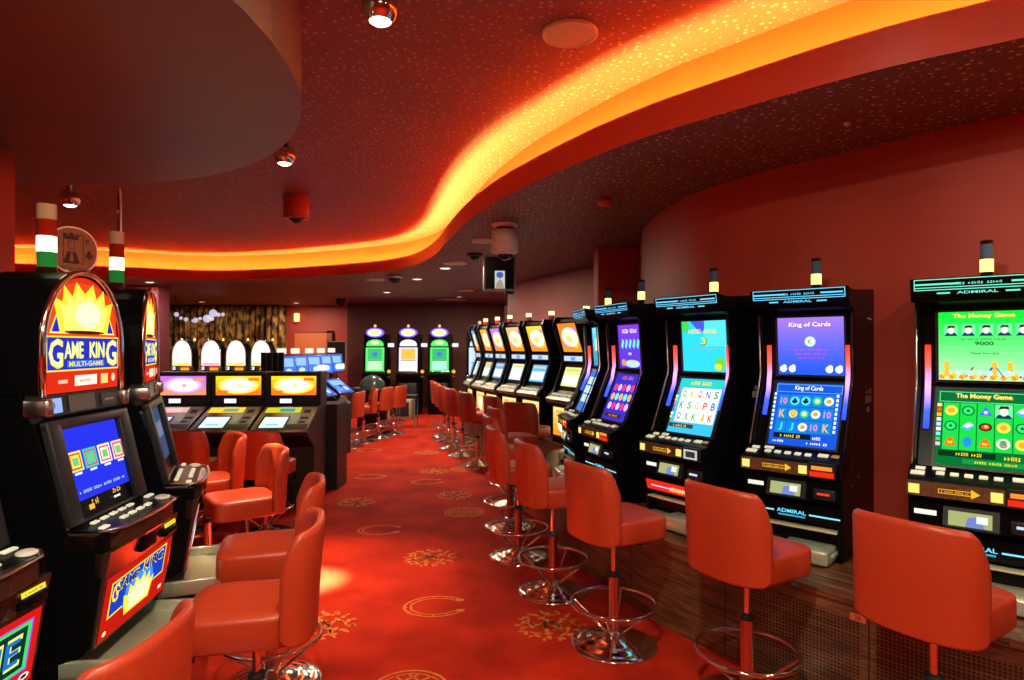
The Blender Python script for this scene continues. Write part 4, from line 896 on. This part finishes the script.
# ------------------------------------------------------------------ green machines at the end wall
def oval_machine(label, x, y, top, mid_, glow, fx=0, fy=1):
    r = thing('oval_top_slot_machine', label, 'slot machine', (x, y, 0), face(fx, fy), 'machines along the dark end wall')
    b = MB(); b.prism([(.12, 0), (.10, .8), (.0, .92), (.0, .98), (.15, 1.0), (.2, 1.62), (.22, 1.9), (.7, 1.9), (.7, 0)], -.27, .27, BLACK); b.build('cabinet', r, .006)
    s = MB(); c = Canvas(s, (0, .148, 1.03), (1, 0, 0), (0, .075, 1)); c.rect(-.22, 0, .44, .56, glow); c.rect(-.17, .27, .34, .26, top); c.rect(-.17, .03, .34, .21, mid_); c.disc(0, .4, .07, (80, 120, 220) if top[0] < 120 else (250, 190, 40), .06); c.rect(-.17, .245, .34, .012, (20, 70, 40)); s.build('screen', r)
    s = MB(); s.rbox(-.25, .08, .985, .25, .2, 1.025, CHROME, .01, 2); s.build('screen_sill', r)
    ar = MB(); n = 16; pr = [(-.2, 1.62)]+[(-.2*cos(PI*i/n), 1.66+.12*sin(PI*i/n)) for i in range(n+1)]+[(.2, 1.62)]; k = len(pr)
    ar.add([(a, .17, z) for a, z in pr]+[(a, .24, z) for a, z in pr], [tuple(range(k)), tuple(range(k, 2*k))[::-1]]+[(i, k+i, k+(i+1) % k, (i+1) % k) for i in range(k)], em(glow)); c = Canvas(ar, (0, .1695, 1.63), (1, 0, 0), (0, 0, 1)); c.disc(0, .07, .1, (250, 255, 190), .04); ar.build('arched_sign', r)
    o = MB(); n = 28; o.add([(.21*cos(2*PI*i/n), yy, 1.94+.115*sin(2*PI*i/n)) for yy in (.15, .25) for i in range(n)], [tuple(range(n)), tuple(range(n, 2*n))[::-1]]+[(i, n+i, n+(i+1) % n, (i+1) % n) for i in range(n)], em((120, 90, 230), 1.3)); c = Canvas(o, (0, .1495, 1.94), (1, 0, 0), (0, 0, 1)); c.disc(0, 0, .17, (255, 250, 215), .085, 24); c.disc(.02, 0, .1, (255, 240, 150), .05, 20); o.build('oval_sign', r)
    MB().ball((0, .2, 2.10), .035, em((250, 190, 120), 1.0), 14, 8).cyl((0, .2, 2.04), (0, .2, 2.09), .015, GOLD).build('beacon', r)
    s = MB(); s.rbox(.3, .2, 1.60, .445, .24, 1.69, em((225, 230, 245)), .01, 2); s.cyl((.27, .22, 1.64), (.31, .22, 1.64), .01, BLACKM); s.build('side_sign', r)
    s = MB(); s.rbox(-.22, .03, .35, .22, .13, .75, CHAR, .03, 3); s.build('belly_door', r)
    s = MB(); s.rbox(.29, .1, .85, .39, .2, .92, BLACKM, .02, 3).ball((.34, .13, 1.02), .045, em((235, 190, 60), .8), 12, 8).build('bell_lamp', r)
    return r
gr = (95, 235, 110)
oval_machine('green lit machine under an oval sign at the end wall, beside the roulette dome', -3.25, 15.0, (70, 190, 110), (190, 255, 190), gr)
oval_machine('white and yellow lit machine between the two green ones at the end wall', -2.46, 15.0, (250, 190, 90), (255, 245, 235), (235, 225, 250))
oval_machine('green lit machine under an oval sign at the end wall, nearest the stool row', -1.72, 15.0, (60, 185, 110), (170, 250, 215), gr)
oval_machine('pale blue lit machine half hidden behind the last mauve wall machine', -.66, 12.9, (190, 225, 255), (150, 205, 255), (200, 225, 255))

# ------------------------------------------------------------------ stools
st = [('red stool before the green money game machine, closest of the plinth row', 1.555, 2.36, .84, .54, 0),
      ('red stool before the blue playing card machine with its foot ring over the walnut front', 1.064, 2.90, .86, .50, 0),
      ('red stool before the turquoise screen machine, whole round chrome base in view', .548, 3.44, .90, .43, 0),
      ('red stool before the purple screen machine, partly behind the stool with whole base in view', .268, 4.18, .96, .28, 0),
      ('red stool fifth along the plinth, standing by the edge-on tall machine', .05, 4.88, .98, .2, 0),
      ('red stool sixth along the plinth, just behind the fifth backrest', -.02, 5.72, .97, .2, 0),
      ('red stool with light seat at the gap between the two walnut plinths', -.0, 6.5, .95, .3, 0),
      ('red stool turned towards the machine with orange upper screen', .17, 7.16, .55, .83, 0),
      ('red stool before the yellow upper screen machine', -.10, 8.05, .88, .47, 0),
      ('red stool before the pale peach screen machine', -.47, 8.72, .90, .44, 0),
      ('red stool before the orange and violet screen machine', -.73, 9.45, .93, .37, 0),
      ('red stool before the amber screen machine', -.93, 10.15, .95, .30, 0),
      ('red stool before the farthest whitish blue machine by the mauve wall', -1.08, 10.85, .96, .25, 0),
      ('last red stool of the aisle row, closest to the dark end wall', -1.22, 11.5, .97, .25, 0),
      ('red stool with only its curved backrest top showing at the photo bottom', -1.05, 1.52, -.99, .03, -.06),
      ('red stool with wide seat before the poker machine with blue card screen', -.95, 2.38, -.98, -.22, -.04),
      ('red stool just behind the wide seat one on the left side of the aisle', -1.14, 3.04, -.95, -.30, -.03),
      ('red stool pulled up beside the side-on round-topped machine, third from the camera', -1.70, 4.10, -.80, -.60, -.05),
      ('red stool with a light streaked backrest, farthest of those facing the round-topped machines', -2.14, 4.50, -.80, -.60, -.02),
      ('red stool seen from behind at the middle yellow sunburst machine', -2.12, 5.5, .1, .99, -.09),
      ('red stool seen from behind beside the pink and violet screen machine', -2.78, 5.5, -.05, 1, -.09),
      ('red stool at the low blue terminals, nearest the charcoal end cabinet', -2.60, 10.2, -.95, .1, -.1),
      ('red stool at the roulette terminals, second from the end cabinet', -2.50, 10.75, -.9, -.3, -.1),
      ('red stool at the roulette terminals, third from the end cabinet', -2.36, 11.3, -.95, .2, -.1),
      ('red stool at the roulette terminals beside the black side table', -2.20, 11.8, -.95, .3, -.1)]
first = make_stool(st[0][0], st[0][1], st[0][2], st[0][3], st[0][4])
kd = kid_map()
for lb, x, y, fx, fy, dz in st[1:]:
    o = copy_tree(first, kd); o.location = (x, y, 0); o.rotation_euler = (0, 0, face(fx, fy)); o['label'] = lb
    if dz:
        o['_dz'] = dz
bpy.context.view_layer.update()
for o in list(bpy.data.objects):
    if o.get('_dz') is not None:
        dz = o['_dz']; del o['_dz']
        for k in kids(o):
            if k.name.split('.')[0] in ('seat', 'backrest', 'seat_plate', 'height_lever', 'gas_piston'): k.location.z = dz

# ------------------------------------------------------------------ curtain, garland, end wall furniture
s = MB(); n = 170; x0, x1 = -10.3, -6.15; vs = []
for i in range(n+1):
    t = i/n; x = x0+(x1-x0)*t; ph = 2*PI*t*26+1.3*sin(t*23)
    for z, a in ((.02, 1.3), (1.3, 1.1), (2.2, 1), (2.72, .6)): vs.append((x+.02*sin(ph*2)*a, 17.55+.07*a*sin(ph), z))
s.add(vs, [(4*i+k, 4*i+4+k, 4*i+5+k, 4*i+1+k) for i in range(n) for k in range(3)], CURT, True)
o = s.build('curtain'); tag(o, 'long gold and brown patterned curtain hanging before the back wall', 'curtain'); so = o.modifiers.new('Solidify', 'SOLIDIFY'); so.thickness = .006
r = thing('ball_light_garland', 'sagging garland of small white balls hung in front of the curtain', 'garland', (0, 0, 0))
gp = [((px-512)/640*14, 14.0+.05*(k % 2), 1.6-(py-347)/640*14) for k, (px, py) in enumerate(((176.4, 314.4), (179.8, 318), (186, 319.4), (192, 320.8), (195.5, 320.2), (199, 318.4), (207, 318.7), (211, 318.9), (213.2, 313.3), (217.5, 314.6), (223, 314.4)))]
MB().tube([(-7.36, 14, 2.75)]+gp, .006, BLACKM, 6).build('cable', r)
MB().cyl((-7.36, 14, 2.30), (-7.36, 14, 2.75), .014, STEEL).build('hanger', r)
for i, p in enumerate(gp): MB().ball(p, (.05, .035, .045, .035, .055, .035, .085, .04, .085, .045, .04)[i], mat('frosted_ball', (.75, .75, .85), .3, 0, Emission_Color=(.7, .7, .95, 1), Emission_Strength=.55), 12, 8).build('ball', r)
r = thing('side_table', 'small black side table with thin legs at the aisle end', 'table', (-2.13, 13.0, 0))
MB().rbox(-.2, -.2, .60, .2, .2, .63, BLACKM, .008, 2).build('table_top', r)
for sx in (-1, 1):
    for sy in (-1, 1): MB().cyl((sx*.18, sy*.18, 0), (sx*.18, sy*.18, .60), .012, BLACKM, 8).build('leg', r)
r = thing('storage_box', 'pale framed box standing on the carpet behind the black side table', 'box', (-2.5, 14.4, 0))
MB().rbox(-.26, -.2, .0, .26, .2, .42, mat('beige_frame', (.42, .33, .24), .5), .01, 2).build('body', r); MB().box(-.21, -.21, .06, .21, -.2, .37, CHAR).build('front_panel', r)
r = thing('framed_board', 'dark framed board standing against the end wall beside the orange doorway', 'board', (-4.28, 15.6, 0), 0)
s = MB(); s.box(-.22, -.01, 1.05, .22, .02, 1.72, mat('board_black', (.02, .02, .02), .3)); s.build('panel', r)
s = MB()
for q in ((-.24, 1.03, .24, 1.05), (-.24, 1.72, .24, 1.74), (-.24, 1.03, -.22, 1.74), (.22, 1.03, .24, 1.74)): s.box(q[0], -.02, q[1], q[2], .03, q[3], mat('board_frame', (.42, .38, .3), .4))
s.build('frame', r); MB().cyl((0, .01, 0), (0, .01, 1.04), .02, BLACKM).build('post', r); MB().lathe([(1e-4, 0), (.2, 0), (.2, .015), (.03, .03)], BLACKM, 24).build('foot', r)
r = thing('wall_lamp', 'small glowing lamp on the back wall beside the curtain', 'wall lamp', (-5.98, 17.78, 2.42))
MB().rbox(-.07, -.06, -.12, .07, .06, .12, em((255, 205, 120), 1.5), .03, 3).build('shade', r); MB().box(-.03, .04, -.04, .03, .12, .04, GOLD).build('bracket', r)

# ------------------------------------------------------------------ ceiling fittings
def ball_spot(label, x, y, z, r=.078, zt=ZU, dx=0, dy=0, power=60, blue=False, size=1.0, beam=0):
    o = thing('ceiling_spotlight', label, 'spotlight', (x, y, 0), 0, 'chrome ball spotlights')
    b = MB().ball((0, 0, z), r, CHROME, 28, 16, -.80, 1); b.build('chrome_ball', o)
    L_ = MB(); rr = r*.6; L_.lathe([(1e-4, z-r*.98), (rr*.6, z-r*.95), (rr, z-r*.80)], em((255, 240, 190), 6), 24); L_.build('lit_lens', o)
    MB().cyl((0, 0, z+r*.9), (0, 0, zt), .03, CHROME).build('stem', o)
    MB().lathe([(.07, zt), (.075, zt-.02), (.05, zt-.035), (.028, zt-.04)], mat('blue_cap', (.02, .02, .12), .2) if blue else CHROME, 24).build('ceiling_rose', o)
    ld = bpy.data.lights.new('spot_beam', 'SPOT'); ld.energy = power; ld.color = (1, .72, .42); ld.spot_size = size; ld.spot_blend = 1; ld.shadow_soft_size = .04
    l = bpy.data.objects.new('spot_beam', ld); COL.objects.link(l); l.parent = o; l.location = (0, 0, z-r-.02)
    l.rotation_euler = (dx, dy, 0)
    if beam:
        l2 = bpy.data.objects.new('narrow_beam', ld.copy()); COL.objects.link(l2); l2.parent = o; l2.location = l.location; l2.rotation_euler = l.rotation_euler
        l2.data.energy = beam; l2.data.spot_size = .22
    return o
ball_spot('large chrome ball spotlight hanging at the photo top', -.56, 2.72, 3.045, power=70)
ball_spot('chrome ball spotlight with a dark blue cap near the round soffit rim', -1.66, 4.67, 3.0, blue=True, power=450, dx=-.10, dy=-.085, size=.9, beam=12000)
ball_spot('chrome ball spotlight above the round-topped machines', -4.13, 5.98, 2.99, .085, power=90)
def downlight(label, x, y, z=ZC, r=.09, power=25, lit=True, col=(1, .88, .64)):
    o = thing('ceiling_downlight', label, 'downlight', (x, y, 0), 0, 'recessed downlights')
    MB().lathe([(r, z-.001), (r*1.05, z-.012), (r*.85, z-.014), (r*.8, z-.004)], WHITEP, 28).build('trim_ring', o)
    MB().lathe([(1e-4, z-.006), (r*.82, z-.006)], em((255, 235, 200), 5) if lit else mat('lens_off', (.6, .55, .5), .3), 28).build('lens', o)
    if lit:
        ld = bpy.data.lights.new('down_beam', 'AREA'); ld.shape = 'DISK'; ld.size = r*1.6; ld.energy = power; ld.color = col
        l = bpy.data.objects.new('down_beam', ld); COL.objects.link(l); l.parent = o; l.location = (0, 0, z-.02)
    return o
downlight('bright downlight in the dark ceiling between the white camera and the cove', -.97, 9.3, power=45)
downlight('bright downlight just beyond the red cove bend', -1.6, 10.8, power=45)
downlight('downlight farther back, above the green lit machines', -2.62, 13.4, power=45)
downlight('lit downlight above the mauve wall machines far back', -1.2, 14.6, r=.07, power=30)
downlight('downlight seen beyond the side-on round-topped machine', -6.4, 11.3, power=40)
downlight('downlight near the curtain top by the red wall', -5.6, 16.6, power=40)
downlight('small downlight near the curtain, left of the orange doorway', -7.9, 16.3, r=.08, power=25)
def disc_plate(label, x, y, z, r, m, name='ceiling_speaker', cat='speaker', group='round ceiling plates'):
    o = thing(name, label, cat, (x, y, 0), 0, group)
    MB().lathe([(r, z), (r, z-.012), (r*.92, z-.018), (r*.88, z-.012)], m, 36).build('rim', o); MB().lathe([(1e-4, z-.013), (r*.88, z-.012)], mat('grille_gold', (.55, .66, .30), .5) if r > .13 else m, 36).build('grille', o)
disc_plate('large round yellowish speaker grille in the upper ceiling by the cove', .295, 3.26, ZU, .142, mat('grille_rim', (.8, .75, .4), .4))
disc_plate('flat white ceiling plate beside the bright downlight', -.78, 8.75, ZC, .16, WHITEP)
disc_plate('flat white ceiling plate next to the small dome camera', -2.33, 10.9, ZC, .16, WHITEP)
disc_plate('flat white ceiling plate tucked behind the white camera', -.30, 6.9, ZC, .14, WHITEP)
disc_plate('flat pale ceiling plate far back above the hanging monitor', -.95, 13.0, ZC, .17, WHITEP)
disc_plate('dark oval ceiling plate far back near the end wall', -1.45, 15.4, ZC, .45, BLACKM)
def camera_dome(label, x, y, zt, r, h, m, dome=None, plate=False):
    o = thing('ceiling_camera', label, 'camera', (x, y, 0), 0, 'ceiling dome cameras')
    if plate: MB().lathe([(r*1.0, zt), (r*1.0, zt-.015), (r*.85, zt-.025), (r*.6, zt-.04)], m, 32).build('ceiling_flange', o); MB().lathe([(r*.75, zt-.02), (r*.6, zt-.07), (1e-4, zt-.08)], CHAR, 28).build('neck', o)
    z1 = zt-(.055 if plate else 0)
    MB().lathe([(1e-4, z1), (r*.96, z1), (r, z1-.01), (r, z1-h+.01), (r*.93, z1-h), (r*.6, z1-h)], m, 36).build('housing', o)
    d = dome or r*.62
    MB().lathe([(max(1e-4, d*cos(a)), z1-h-d*.85*sin(a)) for a in [i*PI/2/10 for i in range(11)]], DOMEG, 28).build('glass_dome', o)
    MB().lathe([(d*1.02, z1-h+.004), (d*1.06, z1-h-.01), (d*.98, z1-h-.016)], WHITEP if plate else CHAR, 28).build('dome_ring', o)
camera_dome('large cream dome camera hanging in front of the monitor', -.065, 6.0, ZC, .125, .215, WHITEP, .08, True)
camera_dome('red painted dome camera under the perforated upper ceiling', -2.28, 6.76, ZU, .13, .25, mat('camera_red', (.42, .06, .03), .4), .055)
camera_dome('small silver dome camera under the ceiling beyond the cove', -1.87, 10.2, ZC, .12, .06, STEEL, .1)
camera_dome('small dome camera beside the large cream camera', -.46, 7.9, ZC, .1, .03, CHAR, .06)
camera_dome('small dark dome camera near the end wall above the framed board', -4.1, 15.3, ZC, .12, .1, CHAR, .09)
o = thing('smoke_detector', 'small red smoke detector on the dark perforated ceiling', 'smoke detector', (.718, 4.94, 0))
MB().lathe([(.04, ZC), (.05, ZC-.02), (.058, ZC-.025), (.055, ZC-.05), (.03, ZC-.062), (1e-4, ZC-.064)], mat('detector_red', (.6, .09, .05), .4), 28).build('housing', o)
o = thing('sprinkler_head', 'tiny metal sprinkler head on the dark ceiling above the playing card machine', 'sprinkler', (1.72, 3.28, 0))
MB().lathe([(.02, ZC), (.02, ZC-.01), (.008, ZC-.015), (.006, ZC-.035), (.016, ZC-.04), (1e-4, ZC-.042)], STEEL, 16).build('head', o)
o = thing('ceiling_monitor', 'grey framed monitor hanging from the ceiling below the cream camera', 'monitor', (-.135, 7.0, 0), .1)
MB().rbox(-.175, -.02, 2.215, .175, .10, 2.60, GREYMON, .012, 2).build('housing', o)
MB().box(-.155, -.024, 2.235, .155, -.018, 2.58, mat('monitor_glass', (.01, .03, .028), .12)).build('screen', o)
s = MB(); c = Canvas(s, (0, -.025, 2.235), (1, 0, 0), (0, 0, 1)); c.rect(-.055, .0, .11, .195, (190, 190, 180)); c.disc(0, .15, .04, (60, 90, 180), .035); c.poly([(-.05, .0), (.05, .0), (.03, .07), (0, .11), (-.035, .06)], (150, 140, 120)); s.build('picture', o)
MB().cyl((0, .06, 2.58), (0, .06, ZC), .018, GREYMON).build('ceiling_arm', o); MB().box(.06, .04, 2.185, .16, .10, 2.22, BLACKM).build('bracket', o)

# ------------------------------------------------------------------ downlights added out of view as ambient fill
def fill_lamp(label, x, y, power, z=ZU, r=.12): downlight(label, x, y, z, r, power)
fill_lamp('added fill downlight out of view behind the camera, centre', -.2, -.9, 45)
fill_lamp('added fill downlight out of view behind the camera, towards the machines', 2.6, -.4, 40)
fill_lamp('added fill downlight out of view in the upper ceiling over the aisle start', -.1, .9, 60)
fill_lamp('added fill downlight out of view in the upper ceiling by the round soffit', -5.8, .5, 60)
fill_lamp('added fill downlight out of view under the lower ceiling above the first plinth stool', 2.35, 1.95, 12, ZC, .07)

W = bpy.data.worlds.new('hall_air'); S.world = W; W.use_nodes = True; W.node_tree.nodes['Background'].inputs[0].default_value = (.3, .1, .06, 1); W.node_tree.nodes['Background'].inputs[1].default_value = .3

# ------------------------------------------------------------------ camera
cd = bpy.data.cameras.new('camera'); cam = bpy.data.objects.new('camera', cd); COL.objects.link(cam)
cam.location = (0, 0, 1.6); cam.rotation_euler = (PI/2, 0, 0); cd.sensor_width = 36; cd.lens = 36*640/1024; cd.shift_y = 7/1024; cd.clip_start = .05
S.camera = cam
S.view_settings.view_transform = 'Standard'; S.view_settings.look = 'None'; S.view_settings.exposure = .3; S.view_settings.gamma = 1; S.view_settings.use_curve_mapping = False
